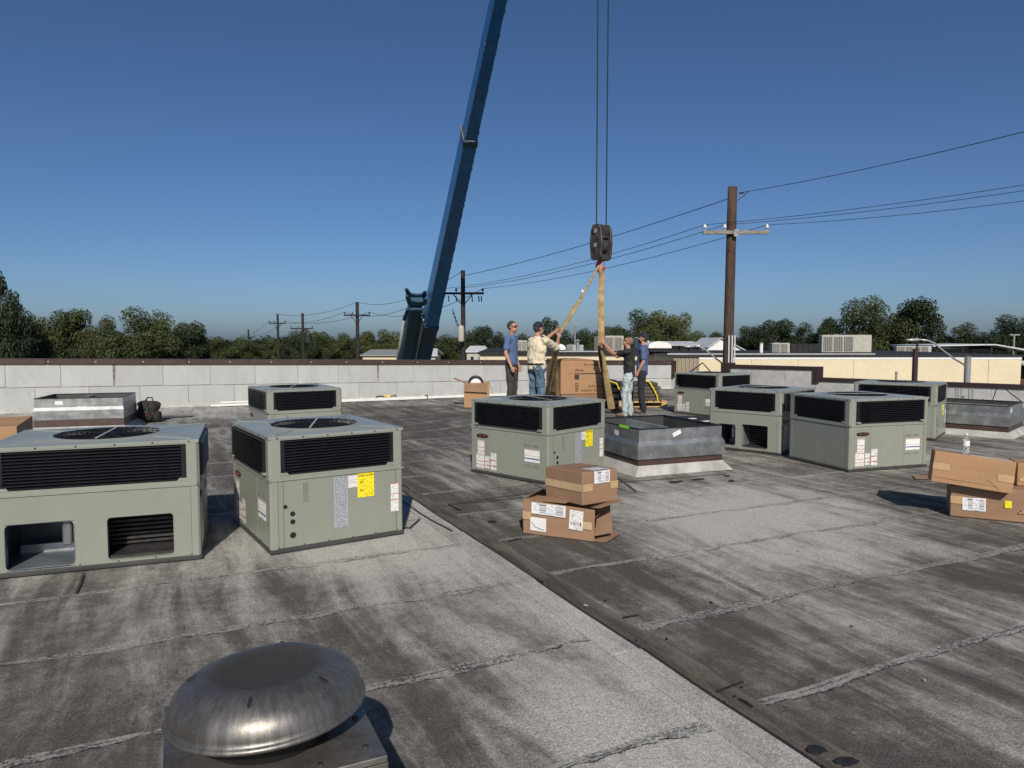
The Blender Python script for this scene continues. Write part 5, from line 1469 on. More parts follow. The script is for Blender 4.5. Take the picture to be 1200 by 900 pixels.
    b = bulk
    secs = [(pv + Vector((0, 0, hem - pv.z)), .172 * b, .125 * b, 0), (pv + Vector((0, 0, .04)), .168 * b, .124 * b, 0), (ws_, .160 * b, .122 * b, 0), ((ws_ + ch) / 2, .172 * b, .125 * b, 0), (ch, .185 * b, .125 * b, 0), (ch.lerp(nk, .55), .165 * b, .105 * b, 0), (ch.lerp(nk, .88), .10, .078, 0), (nk + (hd - nk) * .08, .068, .066, 0)]
    loft(mb, secs, 24)
    for s in 'LR':
        sh, el, wr = V['sh' + s], V['el' + s], V['wr' + s]
        limb(mb, [ch.lerp(sh, .5), sh, sh.lerp(el, sleeves * .6), sh.lerp(el, sleeves)], [.085, .074, .068 * b ** .5, .070 * b ** .5], 14)
    sh_ = remesh(mb.build('shirt', shirt_m, t), .012, 3, folds, .11)
    # trousers
    mb = MB()
    loft(mb, [(pv + Vector((0, 0, .045)), .150 * b, .112 * b, 0), (pv, .158 * b, .118 * b, 0), (pv + Vector((0, 0, -.09)), .165 * b, .120 * b, 0), (pv + Vector((0, .01, -.15)), .13 * b, .10, 0)], 22)
    for s in 'LR':
        hp_, kn, an = V['hip' + s], V['kn' + s], V['an' + s]
        limb(mb, [hp_ + Vector((0, 0, -.01)), hp_.lerp(kn, .5), kn, kn.lerp(an, .5), an + Vector((0, .0, .03)), an + Vector((0, .01, -.03))], [.098, .090, .074, .070, .066, .068], 14)
    remesh(mb.build('trousers', trouser_m, t), .013, 3, folds * 1.1, .10)
    if belt:
        mb = MB(); c = pv + Vector((0, 0, .03))
        mb.tube([c + Vector((.162 * b * math.cos(q), .122 * b * math.sin(q), 0)) for q in [2 * math.pi * i / 24 for i in range(25)]], .020, 6, cap=False); mb.build('belt', belt, t)
    for s in 'LR':
        an = V['an' + s]; fdv = V.get('ft' + s, Vector((0, 1, 0))).normalized(); sd_ = Vector((fdv.y, -fdv.x, 0))
        mb = MB(); g_ = an.copy(); g_.z = an.z - .09
        m3 = Matrix((sd_, fdv, Vector((0, 0, 1)))).transposed()
        mb.ell(g_ + fdv * .075 + Vector((0, 0, .038)), (.046, .13, .040), 14, m3); mb.ell(g_ + Vector((0, 0, .07)), (.047, .06, .065), 12, m3)
        for v in mb.bm.verts: v.co.z = max(v.co.z, g_.z + .004)
        so = remesh(mb.build('shoe', shoe_m, t), .009, 2)
        mb = MB(); pts = [g_ + fdv * (.075 + .138 * math.sin(q)) + sd_ * .048 * math.cos(q) * (1 - .12 * math.sin(q)) for q in [2 * math.pi * i / 18 for i in range(18)]]
        mb.prism(pts, (0, 0, .022)); mb.build('sole', M['ink'], so)
    return t
M['lip'] = mat('lips', (.33, .13, .10), .5)
tee_blue = mat('blue tee cloth', (.085, .135, .27), .9, var=.12, scale=5, bump=.2, bscale=14)
cream_shirt = mat('cream work shirt cloth', (.64, .555, .40), .9, var=.07, scale=6, bump=.3, bscale=12)
black_tee = mat('black tee cloth', (.016, .015, .015), .9, var=.3, scale=6, bump=.3, bscale=14, dirt=(.20, .20, .20), dscale=5, damt=.15)
navy_shirt = mat('blue work shirt cloth', (.075, .105, .205), .9, var=.15, scale=6, bump=.3, bscale=14)
jeans_blue = mat('blue denim', (.075, .125, .19), .9, var=.3, scale=5, bump=.3, bscale=14, dirt=(.16, .21, .26), dscale=4, damt=.6)
jeans_pale = mat('bleached denim', (.40, .47, .47), .9, var=.22, scale=7, bump=.4, bscale=14, dirt=(.17, .24, .26), dscale=9, damt=.8)
pants_grey = mat('charcoal work trousers', (.045, .042, .038), .9, var=.2, scale=5, bump=.3, bscale=14)
pants_navy = mat('dark navy trousers', (.018, .018, .030), .9, var=.25, scale=5, bump=.3, bscale=14)
shoe_tan = mat('tan boots', (.20, .12, .07), .7, var=.2); shoe_dark = mat('dark boots', (.05, .04, .03), .7, var=.2)
hair_grey = mat('greying dark hair', (.045, .038, .034), .8, var=.4, scale=30, bump=.5, bscale=60); hair_red = mat('cropped fair hair', (.20, .11, .075), .7, var=.2, scale=30)
beard_black = mat('black beard', (.012, .010, .009), .85, var=.4, scale=40, bump=.6, bscale=80)
cap_navy = mat('navy cap cloth', (.016, .018, .045), .85, var=.15); cap_black = mat('dark cap cloth', (.014, .015, .028), .85, var=.15)
SJ = dict(pelvis=(0, 0, .97), waist=(0, .0, 1.12), chest=(0, .0, 1.34), neck=(0, -.005, 1.52), head=(0, .02, 1.665),
          hipL=(-.095, 0, .92), hipR=(.095, 0, .92), knL=(-.10, .02, .50), knR=(.10, .02, .50), anL=(-.11, -.02, .09), anR=(.11, -.02, .09),
          shL=(-.19, -.01, 1.45), shR=(.19, -.01, 1.45), elL=(-.245, -.03, 1.16), elR=(.245, -.03, 1.16), wrL=(-.24, .06, .91), wrR=(.24, .06, .91), curl=.5)
def pose(**k): d = dict(SJ); d.update(k); return d
def rp(x, y): return (x, y, roof_z(x, y) + .012)
# local +y is where a person faces; yaw turns it
bx, by = (599.5 - 600) / FPX * 15.3, 15.3
person('man in a blue t-shirt with sunglasses standing idle by the parapet', rp(bx, by), R(-112),
       pose(head=(.02, .03, 1.70), neck=(0, 0, 1.53), wrR=(.26, .10, .90), elR=(.26, -.02, 1.17), pnR=(-1, 0, 0), thR=(0, 1, 0), pnL=(1, 0, 0), thL=(0, 1, 0)),
       tee_blue, pants_grey, shoe_dark, hair_grey, 1.05, look=(.12, 1, -.03), bulk=.97, glasses=True, sleeves=.62, hem=.93, folds=.012)
wx, wy = (629 - 600) / FPX * 14.3, 14.3
yw = R(-52)
wb = Vector(rp(wx, wy))
def tol(p, b, yaw, s=1.0):
    q = Matrix.Rotation(-yaw, 3, 'Z') @ (Vector(p) - b); return q / s
hw = tol(HAND_W, wb, yw, 1.05)
person('man in a cream work shirt and dark cap holding the tan sling with both hands', tuple(wb), yw,
       pose(head=(.015, .035, 1.67), chest=(0, .02, 1.34), neck=(0, .01, 1.51), shL=(-.20, .05, 1.45), shR=(.20, .04, 1.44),
            elL=tuple(Vector((-.20, .05, 1.45)).lerp(hw, .50) + Vector((-.03, -.0, -.06))), wrL=tuple(hw + Vector((-.03, -.09, .03))), fdL=(.1, .6, .35), pnL=(.9, .3, 0), thL=(0, 0, 1), curlL=.95,
            elR=tuple(Vector((.20, .04, 1.44)).lerp(hw, .48) + Vector((.10, .02, -.22))), wrR=tuple(hw + Vector((.045, -.075, -.10))), fdR=(-.1, .5, .6), pnR=(-.9, .3, 0), thR=(0, 0, 1), curlR=.95,
            hipL=(-.10, 0, .92), hipR=(.10, 0, .92), knL=(-.13, .03, .50), knR=(.13, .0, .50), anL=(-.17, -.02, .09), anR=(.17, -.05, .09)),
       cream_shirt, jeans_blue, shoe_tan, hair_grey, 1.05, look=(.05, 1, .10), bulk=1.20, cap=(cap_black, True), beard=None, sleeves=.92, hem=.90, folds=.042, belt=M['brown_dark'])
cx_, cy_ = 2.62, 15.95; yc = R(72); cbp = Vector((cx_, cy_, .012))
hc = tol(HAND_C, cbp, yc)
person('man in a black t-shirt and bleached jeans leaning back to steady the sling', tuple(cbp), yc,
       pose(pelvis=(0, -.01, .97), waist=(0, -.01, 1.12), chest=(0, .0, 1.34), neck=(0, .02, 1.52), head=(0, .03, 1.665),
            shL=(-.19, .02, 1.44), shR=(.19, .01, 1.44), elL=tuple(Vector((-.19, .02, 1.44)).lerp(hc, .48) + Vector((-.05, 0, -.14))), wrL=tuple(hc + Vector((-.05, -.08, -.02))), fdL=(.2, .6, .5), pnL=(.9, .2, 0), thL=(0, 0, 1), curlL=.9,
            elR=tuple(Vector((.19, .01, 1.44)).lerp(hc, .45) + Vector((.06, 0, -.20))), wrR=tuple(hc + Vector((.04, -.07, -.12))), fdR=(-.2, .6, .5), pnR=(-.9, .2, 0), thR=(0, 0, 1), curlR=.9,
            knL=(-.10, .08, .50), knR=(.10, .02, .50), anL=(-.12, .06, .09), anR=(.12, -.03, .09)),
       black_tee, jeans_pale, shoe_tan, hair_red, 1.0, look=(0, .86, .50), bulk=1.0, glasses=True, sleeves=.55, hem=.90, folds=.030)
person('man in blue work shirt and navy cap with black beard, behind the bleached jeans', (3.06, 16.75, .012), R(82),
       pose(head=(0, -.02, 1.68), neck=(0, -.03, 1.53), chest=(0, -.02, 1.34), elL=(-.25, -.02, 1.17), wrL=(-.23, .10, .93), pnL=(1, 0, 0), thL=(0, 1, 0), pnR=(-1, 0, 0), thR=(0, 1, 0), knL=(-.10, .03, .50), anL=(-.10, -.04, .09)),
       navy_shirt, pants_navy, shoe_tan, hair_grey, 1.035, look=(.2, .92, .30), bulk=1.04, cap=(cap_navy, True), beard=beard_black, sleeves=.75, hem=.86, folds=.014)

# ------------------------------------------------------------------ utility poles and wires
def upole(px, ytop, Y, arm_px, arm_y, wpx, label, near=False, arms=1, brace=True, lean=0):
    top = at(px, ytop, Y); k = Y / FPX
    t = thing('utility_pole', (top.x, top.y, -4.5), label, 'utility pole', 0, 'utility poles behind the building')
    h = top.z + 4.5; r = wpx * k / 2
    wood = M['polewood'] if near else M['polewood_far']
    mb = MB(); n_ = 10
    mb.tube([(lean * (1 - i / n_), 0, h * i / n_) for i in range(n_ + 1)], [r * (1.12 - .2 * i / n_) for i in range(n_ + 1)], 16); mb.build('pole_shaft', wood, t, near)
    x0, x1 = (arm_px[0] - px) * k, (arm_px[1] - px) * k
    za = at(px, arm_y, Y).z + 4.5
    mb = MB(); mb.box(x0, x1, -r - .12, -r + .0, za - .065, za + .065); mb.bevel(.008); mb.build('crossarm', M['armwood'] if near else wood, t)
    if brace:
        for s in (-1, 1):
            mb = MB(); mb.tube([(s * (x1 - x0) * .24, -r - .03, za - .03), (0, -r - .01, za - .75)], .03, 5); mb.build('arm_brace', wood, t)
    ins = []
    for fr in (.03, .33, .97):
        x = x0 + (x1 - x0) * fr
        mb = MB(); mb.tube([(x, -r - .06, za + .065), (x, -r - .06, za + .15)], .018, 6); mb.lathe([(.05, 0), (.075, .03), (.06, .08), (.05, .1), (.055, .13), (.03, .16)], 12, (x, -r - .06, za + .14)); 
        mb.build('insulator', M['porcelain'] if near else wood, t, True)
        ins.append(Vector((top.x + x, top.y - r - .06, za + .28 - 4.5)))
    return t, top, ins
pA, topA, iA = upole(858.5, 219, 27, (823, 899), 273.5, 11.5, 'tall brown utility pole with a pale crossarm at right, the nearest', True, brace=False, lean=-.10)
k = 27 / FPX
mb = MB(); za = at(858, 273.5, 27).z + 4.5
mb.box(-.02, .14, -.36, -.29, za - .16, za + .10); mb.build('arm_plate', M['lampgrey'], pA)
for dx in (-.10, .02, .12):
    mb = MB(); mb.tube([(dx, -.25, 4.4), (dx, -.24, at(858, 393, 27).z + 4.5)], .03, 8); mb.build('riser_conduit', M['porcelain'], pA)
mb = MB(); mb.tube([(.25, -.05, at(858, 227, 27).z + 4.5), (.42, -.05, at(858, 226, 27).z + 4.5)], .03, 6); mb.build('top_bracket', M['polewood_far'], pA)
pB, topB, iB = upole(542.5, 317, 43, (519, 567), 344, 5.5, 'dark utility pole with transformer just right of the crane boom')
mb = MB(); q = at(540, 392, 43); mb.lathe([(.0, 0), (.17, .02), (.19, .1), (.19, .85), (.16, .95), (.05, 1.0)], 14, (q.x - topB.x + .05, -.5, q.z + 4.5 - .45)); mb.build('transformer_can', M['acgrey'], pB, True)
for i in range(5):
    mb = MB(); q = at(531 + i * 1.6, 362 + i * 4.5, 43); mb.tube([(q.x - topB.x, -.3, q.z + 4.5), (q.x - topB.x + .03, -.3, q.z + 4.5 - .35)], .03, 5); mb.build('fuse_cutout', M['polewood_far'], pB)
for fx in (-.85, -.4, .55, .95, 1.1):
    mb = MB(); mb.tube([(fx, -.3, at(540, 347, 43).z + 4.5), (fx + .03, -.3, at(540, 354, 43).z + 4.5)], .035, 5); mb.build('hanging_insulator', M['polewood_far'], pB)
pC, topC, iC = upole(418.5, 354, 66, (403.5, 434), 369.5, 4.2, 'dark utility pole with a braced crossarm left of the crane')
pD, topD, iD = upole(354.5, 367, 84, (341, 367), 385, 3.2, 'dark utility pole with a low crossarm rising above a round tree')
pE, topE, iE = upole(325.3, 368, 84, (315.5, 335), 379, 2.6, 'thin grey utility pole with a small crossarm in the left distance')
pF, topF, iF = upole(291, 386, 125, (282.5, 298.5), 395, 2.0, 'faint small utility pole farthest left in the distance', brace=False)
pG, topG, iG = upole(450, 392, 110, (445, 456), 396, 1.8, 'short distant utility pole close to the foot of the crane boom', brace=False)
def wire(a, b, sag, r, label):
    a, b = Vector(a), Vector(b); pts = []
    for i in range(25):
        f = i / 24; p = a.lerp(b, f); p.z -= sag * 4 * f * (1 - f); pts.append(p)
    mb = MB(); mb.tube(pts, r, 5); return tag(mb.build('power_line', M['wire'], None), label, 'wire', 'overhead wires strung between the poles')
tl = at(866, 226, 27); br = topB + Vector((.1, 0, -.3))
wire(at(853, 233, 27), br, .2, .016, 'topmost overhead wire between the brown pole and the pole by the crane')
wire(tl, at(1230, 147, 16.5), .10, .011, 'topmost overhead wire from the brown pole to the right picture edge')
for j, nm in enumerate(('upper', 'middle', 'lower')):
    wire(iA[j], iB[j] if j < 2 else iB[2], .35, .012, nm + ' of three overhead wires from the pale crossarm left towards the crane')
    wire(iA[j], at(1230, (212, 219, 231.5)[j], 19 + j * .5), .10, .009, nm + ' of three overhead wires from the pale crossarm to the right picture edge')
wire(tl.lerp(at(1230, 147, 16.5), .045) + Vector((0, 0, -.03)), at(864, 235, 27), .03, .012, 'short jumper wire beside the top of the brown pole')
for a, b, sg, lb in ((topB, topC, .9, 'top wire between the pole by the crane and the braced pole'), (iB[0], iC[0], .9, 'crossarm wire between the pole by the crane and the braced pole, left side'), (iB[2], iC[2], .9, 'crossarm wire between the pole by the crane and the braced pole, right side'),
                     (topC, topE, .6, 'top wire from the braced pole to the thin grey pole'), (iC[0], iE[0], .6, 'crossarm wire from the braced pole to the thin grey pole, left side'), (iC[2], iE[2], .6, 'crossarm wire from the braced pole to the thin grey pole, right side'),
                     (iE[0], iF[0], .5, 'wire from the thin grey pole to the farthest pole, left side'), (iE[2], iF[2], .5, 'wire from the thin grey pole to the farthest pole, right side')):
    wire(a, b, sg, .018, lb)

# ------------------------------------------------------------------ buildings behind
def wall_panels(parent, x0, x1, y, z0, z1, cuts, m, inv):
    for a, b in zip(cuts, cuts[1:]):
        mb = MB(); mb.box(a + .015, b - .015, y - .04, y, z0, z1); mb.build('wall_panel', m, parent)
YB = 38.0; kb = YB / FPX
X = lambda px, Y=YB: (px - 600) / FPX * Y
Zp = lambda py, Y=YB: at(600, py, Y).z
zt = Zp(418)
bl = thing('store_building', (0, YB, -4.5), 'long cream walled flat roofed building behind the right parapet', 'building')
z_ = zt + 4.5
mb = MB(); mb.box(X(819), X(1196.5), .0, 16, 0, z_ - .02); mb.build('wall_core', M['cream_base'], bl)
wall_panels(bl, 0, 0, 0, .2, z_ - .16, [X(819), X(880), X(935), X(1000), X(1071), X(1130), X(1158), X(1196.5)], M['cream'], None)
mb = MB(); mb.box(X(819), X(1196.5), -.06, -.005, z_ - .15, z_ - .0); mb.build('fascia_strip', M['white'], bl)
mb = MB(); mb.box(X(817), X(1198), -.12, 16.1, z_, z_ + .10); mb.build('roof_edge', M['roofblack'], bl)
mb = MB(); mb.box(X(784), X(1030), .4, .6, z_ + .10, z_ + .17); mb.build('edge_flashing', M['lampalu'], bl)
mb = MB(); mb.box(X(1196.6), X(1280), -.5, 12, 0, Zp(444) + 4.5); mb.build('brick_wing', M['brick'], bl)
mb = MB(); mb.box(X(1199), X(1280), -.2, 10, Zp(443) + 4.5, Zp(428) + 4.5); mb.build('window_band', M['glassdark'], bl)
mb = MB(); mb.box(X(1196.8), X(1280), -.3, 10, Zp(428) + 4.5, Zp(426) + 4.5); mb.build('window_head', M['white'], bl)
bt = thing('metal_shed', (0, YB - 1.5, -4.5), 'tan ribbed metal wall section at the left end of the cream building', 'shed')
Y2 = YB - 1.5
mb = MB(); mb.box(X(789, Y2), X(819.5, Y2), 0, 5, 0, Zp(418.5, Y2) + 4.5); mb.build('wall_core', M['tan_metal'], bt)
x = X(789, Y2); 
rib = None
while x < X(819, Y2) - .1:
    if rib is None:
        mb = MB(); mb.prism([(0, 0, 0), (.03, -.05, 0), (.10, -.05, 0), (.13, 0, 0)], (0, 0, Zp(419.5, Y2) + 4.5)); rib = mb.mesh('wall_rib', M['tan_metal'])
    o = link('wall_rib', rib, bt); o.location = (x, -.001, 0); x += .2
mb = MB(); mb.box(X(788, Y2), X(821, Y2), -.1, 5.1, Zp(418.5, Y2) + 4.5, Zp(416.5, Y2) + 4.5); mb.build('roof_edge', M['brown_dark'], bt)
# building behind the workers
Y3 = 46.0
b3 = thing('flat_roof_building', (0, Y3, -4.5), 'low dark roofed building behind the parapet and the workers', 'building')
mb = MB(); mb.box(X(562, Y3), X(842, Y3), 0, 18, 0, Zp(415.5, Y3) + 4.5); mb.build('wall', M['cream'], b3)
mb = MB(); mb.box(X(560, Y3), X(844, Y3), -.2, 18.2, Zp(415.5, Y3) + 4.5, Zp(412.5, Y3) + 4.5); mb.build('roof_edge', M['roofblack'], b3)
mb = MB(); mb.box(X(655, Y3), X(705, Y3), -.1, .2, Zp(412.4, Y3) + 4.5, Zp(411.2, Y3) + 4.5); mb.build('edge_flashing', M['lampalu'], b3)
def acbox(px0, px1, y0, y1, Y, label, panels=2, dep=.5, m='acgrey', parent=None, side=.12):
    a, b = at(px0, y1, Y), at(px1, y0, Y); w_, h_ = b.x - a.x, b.z - a.z
    t = thing('condenser_unit', (a.x, Y, a.z), label, 'condenser', 0, 'condensers on neighbouring roofs')
    mb = MB(); mb.box(0, w_, 0, dep, .0, h_); mb.bevel(.03); mb.build('cabinet', M[m], t)
    pw = w_ * (1 - side) / panels
    for i in range(panels):
        mb = MB(); mb.box(w_ * .03 + pw * i, w_ * .03 + pw * (i + .86), -.025, -.005, h_ * .08, h_ * .9); p = mb.build('coil_panel', M['acfin'], t)
        mb = MB()
        for q in range(5): mb.box(w_ * .03 + pw * (i + .86 * (q + .5) / 5) - .012, w_ * .03 + pw * (i + .86 * (q + .5) / 5) + .012, -.045, -.026, h_ * .08, h_ * .9)
        mb.build('fin_guard', M[m], p)
    fr_ = min(.22, w_ / panels * .36)
    mb = MB(); mb.lathe([(fr_, 0), (fr_, .05), (fr_ * .6, .06)], 16, (w_ * .3, dep / 2, h_)); mb.build('fan_cowl', M['acfin'], t)
    return t
acbox(963, 1022, 392.5, 413, 44, 'wide beige condenser on the cream building roof at right', 3, .5, side=.38)
acbox(905, 926, 402, 414, 44, 'small beige condenser on the cream building roof, left of the wide one', 2)
acbox(709, 731, 393.5, 413, 50, 'square condenser with two grilles behind the bleached jeans man', 2, side=.05)
acbox(696, 705, 395, 413, 49, 'narrow grey condenser next to the hanging sling', 1, m='acfin')
acbox(606, 618, 399, 412, 50, 'grey condenser between the blue shirt man and the cream shirt man', 2, side=.05)
t = acbox(664, 684, 404, 413.5, 49, 'low metal vent box with a capped flue pipe behind the hanging carton', 1, m='galv_matt', side=.6)
mb = MB(); mb.tube([(.75, -.1, .1), (.75, -.1, .85)], .10, 12); mb.lathe([(.2, .80), (.02, .95)], 12, (.75, -.1, 0)); mb.build('flue_pipe', M['galv_matt'], t)
acbox(1051, 1092, 405.5, 414, 50, 'low slatted condenser behind the dark post', 4, m='acgrey', side=.1)
def awning(px0, px1, y0, y1, Y, label, name='dome_awning', m='white'):
    a, b = at(px0, y1, Y), at(px1, y0, Y); w_, h_ = b.x - a.x, b.z - a.z
    t = thing(name, (a.x, Y, a.z), label, 'awning', 0)
    mb = MB(); pr = [(w_ * (.5 - .5 * math.cos(math.pi * i / 10)), h_ * (.25 + .75 * math.sin(math.pi * i / 10))) for i in range(11)]
    mb.prism([(0, 0, 0)] + [(x, 0, z) for x, z in pr] + [(w_, 0, 0)], (0, 1.4, 0)); mb.build('awning_cover', M[m], t)
    mb = MB(); mb.box(w_ * .08, w_ * .92, .1, 1.3, -h_ * .5, -.01); mb.build('awning_base', M['roofblack'], t)
awning(649, 663, 403, 410, 48, 'small white domed cover behind the man in the cream shirt')
awning(760, 787, 400, 408, 45, 'white curved cover on the dark roof right of the navy cap')
t = thing('gable_roof_house', tuple(at(753, 413, 60)), 'white gable seen just behind the navy cap', 'house')
k6 = 60 / FPX
mb = MB(); mb.prism([(0, 0, 0), (0, 0, 16 * k6), (.2, 0, 17 * k6), (11 * k6, 0, 8 * k6), (11 * k6, 0, 0)], (0, 4, 0)); mb.build('gable_wall', M['white'], t)
mb = MB(); mb.prism([(-.1, -.15, 17 * k6), (.2, -.15, 18 * k6), (11.6 * k6, -.15, 8 * k6), (11.2 * k6, -.15, 7.6 * k6)], (0, 4.3, 0)); mb.build('roof_plane', M['sheetroof'], t)
t = thing('gable_roof_house', tuple(at(824, 415, 62)), 'white gabled roof behind the brown utility pole', 'house')
k6 = 62 / FPX
mb = MB(); mb.prism([(0, 0, 0), (6 * k6, 0, 7 * k6), (20 * k6, 0, 18 * k6), (28 * k6, 0, 16 * k6), (54 * k6, 0, 1.5 * k6), (54 * k6, 0, 0)], (0, 6, 0)); mb.build('gable_wall', M['white'], t)
mb = MB(); mb.prism([(5 * k6, -.2, 7 * k6), (20 * k6, -.2, 18.5 * k6), (20 * k6, -.2, 19.4 * k6), (4.6 * k6, -.2, 8 * k6)], (0, 6.4, 0)); mb.prism([(20 * k6, -.21, 18.5 * k6), (55 * k6, -.21, 1.2 * k6), (55 * k6, -.21, 2.1 * k6), (20 * k6, -.21, 19.4 * k6)], (0, 6.4, 0)); mb.build('roof_plane', M['sheetroof'], t)
t = thing('canopy_roof', tuple(at(785, 413, 52)), 'ribbed metal canopy left of the white gabled roof', 'canopy')
k5 = 52 / FPX
mb = MB()
for i in range(12): mb.prism([(i * 3 * k5, 0, 8 * k5), ((i * 3 + 2.6) * k5, 0, 8 * k5), ((i * 3 + 2.6) * k5, 2.2, 12 * k5), (i * 3 * k5, 2.2, 12 * k5)], (0, 0, .06))
mb.build('canopy_sheet', M['sheetroof'], t)
mb = MB(); mb.box(0, 36 * k5, .4, 2.0, -.5, 7.6 * k5); mb.build('canopy_shade', M['glassdark'], t)
mb = MB()
for i in range(4): mb.tube([(i * 11.5 * k5 + .1, .05, -.5), (i * 11.5 * k5 + .1, .05, 8 * k5)], .06, 6)
mb.build('canopy_post', M['brown_dark'], t)
t = thing('canopy_roof', tuple(at(1093, 413.5, 52)), 'thin pale canopy roof over a dark opening at the right edge', 'canopy')
mb = MB(); mb.prism([(0, 0, 7.5 * k5), (73 * k5, 0, 9 * k5), (73 * k5, 0, 10.3 * k5), (0, 0, 9 * k5)], (0, 6, 0)); mb.prism([(73.1 * k5, 0, 9 * k5), (116 * k5, 0, 1.5 * k5), (116 * k5, 0, 3 * k5), (73.1 * k5, 0, 10.4 * k5)], (0, 6, 0)); mb.build('canopy_sheet', M['sheetroof'], t)
mb = MB(); mb.box(2 * k5, 104 * k5, 1.5, 5.5, -2, 4.5 * k5); mb.build('back_wall', M['glassdark'], t)
mb = MB()
for q in (8, 38, 72, 100): mb.tube([(q * k5, .3, -2), (q * k5, .3, (8 if q < 80 else 4) * k5)], .07, 6)
mb.build('canopy_post', M['brown_dark'], t)
t = thing('roof_pipe', tuple(at(892, 414, 44)), 'white stub pipe on the cream building roof near the small condenser', 'pipe')
mb = MB(); mb.tube([(0, 0, 0), (0, 0, .60)], .10, 12); mb.build('pipe_body', M['white'], t); mb = MB(); mb.lathe([(.12, .6), (.12, .66), (.02, .68)], 12); mb.build('pipe_cap', M['lampgrey'], t)
t = thing('roof_screen', tuple(at(927, 413.5, 47)), 'dark screen on the cream building roof between the two condensers', 'screen')
for i in range(5):
    mb = MB(); mb.box(i * .38, i * .38 + .36, 0, .08, 0, .55); mb.build('screen_panel', M['roofblack'], t)
mb = MB(); mb.box(-.02, 1.92, -.01, .1, .56, .60); mb.build('screen_rail', M['brown_dark'], t)
# pale low roofs far behind as sheds; the first stands in for a camper
for (p0, p1, y0, Y, lb, m_) in ((547, 570, 406.5, 95, 'parked white camper built as a low shed, right of the pole by the crane', 'white'), (425, 470, 411, 90, 'long pale low roof far behind, left of the crane', 'cream'), (504, 510, 410, 80, 'small white shed just right of the crane foot', 'white'), (348, 360, 411, 120, 'small pale house between the distant poles', 'white'), (274, 284, 411.5, 130, 'small pale house far left among the trees', 'white')):
    a, b = at(p0, y0, Y), at(p1, y0, Y); w_ = b.x - a.x; h_ = a.z + 4.5
    t = thing('distant_house', (a.x, Y, -4.5), lb, 'house', 0); m_ = {'white': 'acgrey'}.get(m_, m_)
    mb = MB(); mb.box(0, w_, 0, 6, 0, h_ * .86); mb.build('wall', M[m_], t)
    mb = MB(); mb.prism([(-.3, -.3, h_ * .861), (w_ + .3, -.3, h_ * .861), (w_ * .9, 3, h_), (w_ * .1, 3, h_)], (0, 0, .12)); mb.prism([(-.3, 6.3, h_ * .861), (w_ + .3, 6.3, h_ * .861), (w_ * .9, 3.01, h_), (w_ * .1, 3.01, h_)], (0, 0, .12)); mb.build('roof', M['lampgrey'] if m_ == 'cream' else M['sheetroof'], t)
    for i in range(2):
        mb = MB(); mb.box(w_ * (.2 + .4 * i), w_ * (.35 + .4 * i), -.04, -.005, h_ * .5, h_ * .75); mb.build('window', M['glassdark'], t)

# ------------------------------------------------------------------ lamps and posts beyond the low parapet
lp = thing('street_lamp', tuple(Vector((at(1133, 450, 24).x, 24, -4.5))), 'grey street lamp pole with a long curved arm reaching left', 'street lamp')
kl = 24 / FPX; o = Vector(lp.location)
mb = MB(); h_ = at(1133, 418.5, 24).z + 4.5; mb.tube([(0, 0, 0), (0, 0, h_)], [.10, .10], 16); mb.build('lamp_pole', M['lampgrey'], lp, False)
mb = MB(); mb.lathe([(.105, h_ - .02), (.105, h_ + .02), (.02, h_ + .03)], 16); mb.build('pole_cap', M['lampgrey'], lp)
pts = [at(1131, 428, 24) - o, at(1116, 419, 24) - o, at(1104, 410, 23.95) - o, at(1095, 402.5, 23.9) - o, at(1087, 399, 23.9) - o, at(1076, 397.8, 23.9) - o]
mb = MB(); mb.tube(pts, .032, 8); mb.build('lamp_arm', M['lampalu'], lp, True)
mb = MB(); c = at(1069, 398.5, 23.9) - o; mb.ell(c, (.24, .12, .055), 12); mb.ell(c + Vector((.12, 0, .01)), (.14, .10, .06), 10); mb.build('lamp_head', M['lampalu'], lp, True)
mb = MB(); c = at(1075, 402, 23.9) - o; mb.tube([c, c + Vector((0, 0, -.06))], .04, 8); mb.build('photocell', M['black'], lp)
lp = thing('street_lamp', tuple(Vector((at(848, 450, 27.8).x, 27.8, -4.5))), 'street lamp arm reaching left from the foot of the brown utility pole', 'street lamp'); o = Vector(lp.location)
mb = MB(); h_ = at(848, 428, 27.8).z + 4.5; mb.tube([(0, 0, 0), (0, 0, h_)], .07, 12); mb.build('lamp_pole', M['polewood_far'], lp)
mb = MB(); mb.tube([at(848, 427, 27.8) - o, at(835, 417, 27.8) - o, at(826, 409, 27.8) - o, at(819, 406, 27.8) - o, at(813, 405.5, 27.8) - o], .03, 8); mb.build('lamp_arm', M['lampalu'], lp, True)
mb = MB(); mb.ell(at(807, 406, 27.8) - o, (.24, .12, .06), 12); mb.build('lamp_head', M['lampalu'], lp, True)
t = thing('post', tuple(Vector((at(1071.5, 450, 23).x, 23, -4.5))), 'dark brown square post in front of the cream building', 'post')
mb = MB(); h_ = at(1072, 410, 23).z + 4.5; mb.box(-.065, .065, -.065, .065, 0, h_); mb.bevel(.01); mb.build('post_shaft', M['brown_dark'], t)
mb = MB(); mb.box(-.08, .08, -.08, .08, h_, h_ + .03); mb.build('post_cap', M['roofblack'], t)
mb = MB(); mb.tube([(.04, 0, h_ + .03), (.06, 0, h_ + .28)], .025, 6); mb.build('post_bracket', M['roofblack'], t)
t = thing('pipe_stub', tuple(Vector((at(1050, 450, 22).x, 22, -.2))), 'short grey pipe standing above the low parapet left of the dark post', 'pipe')
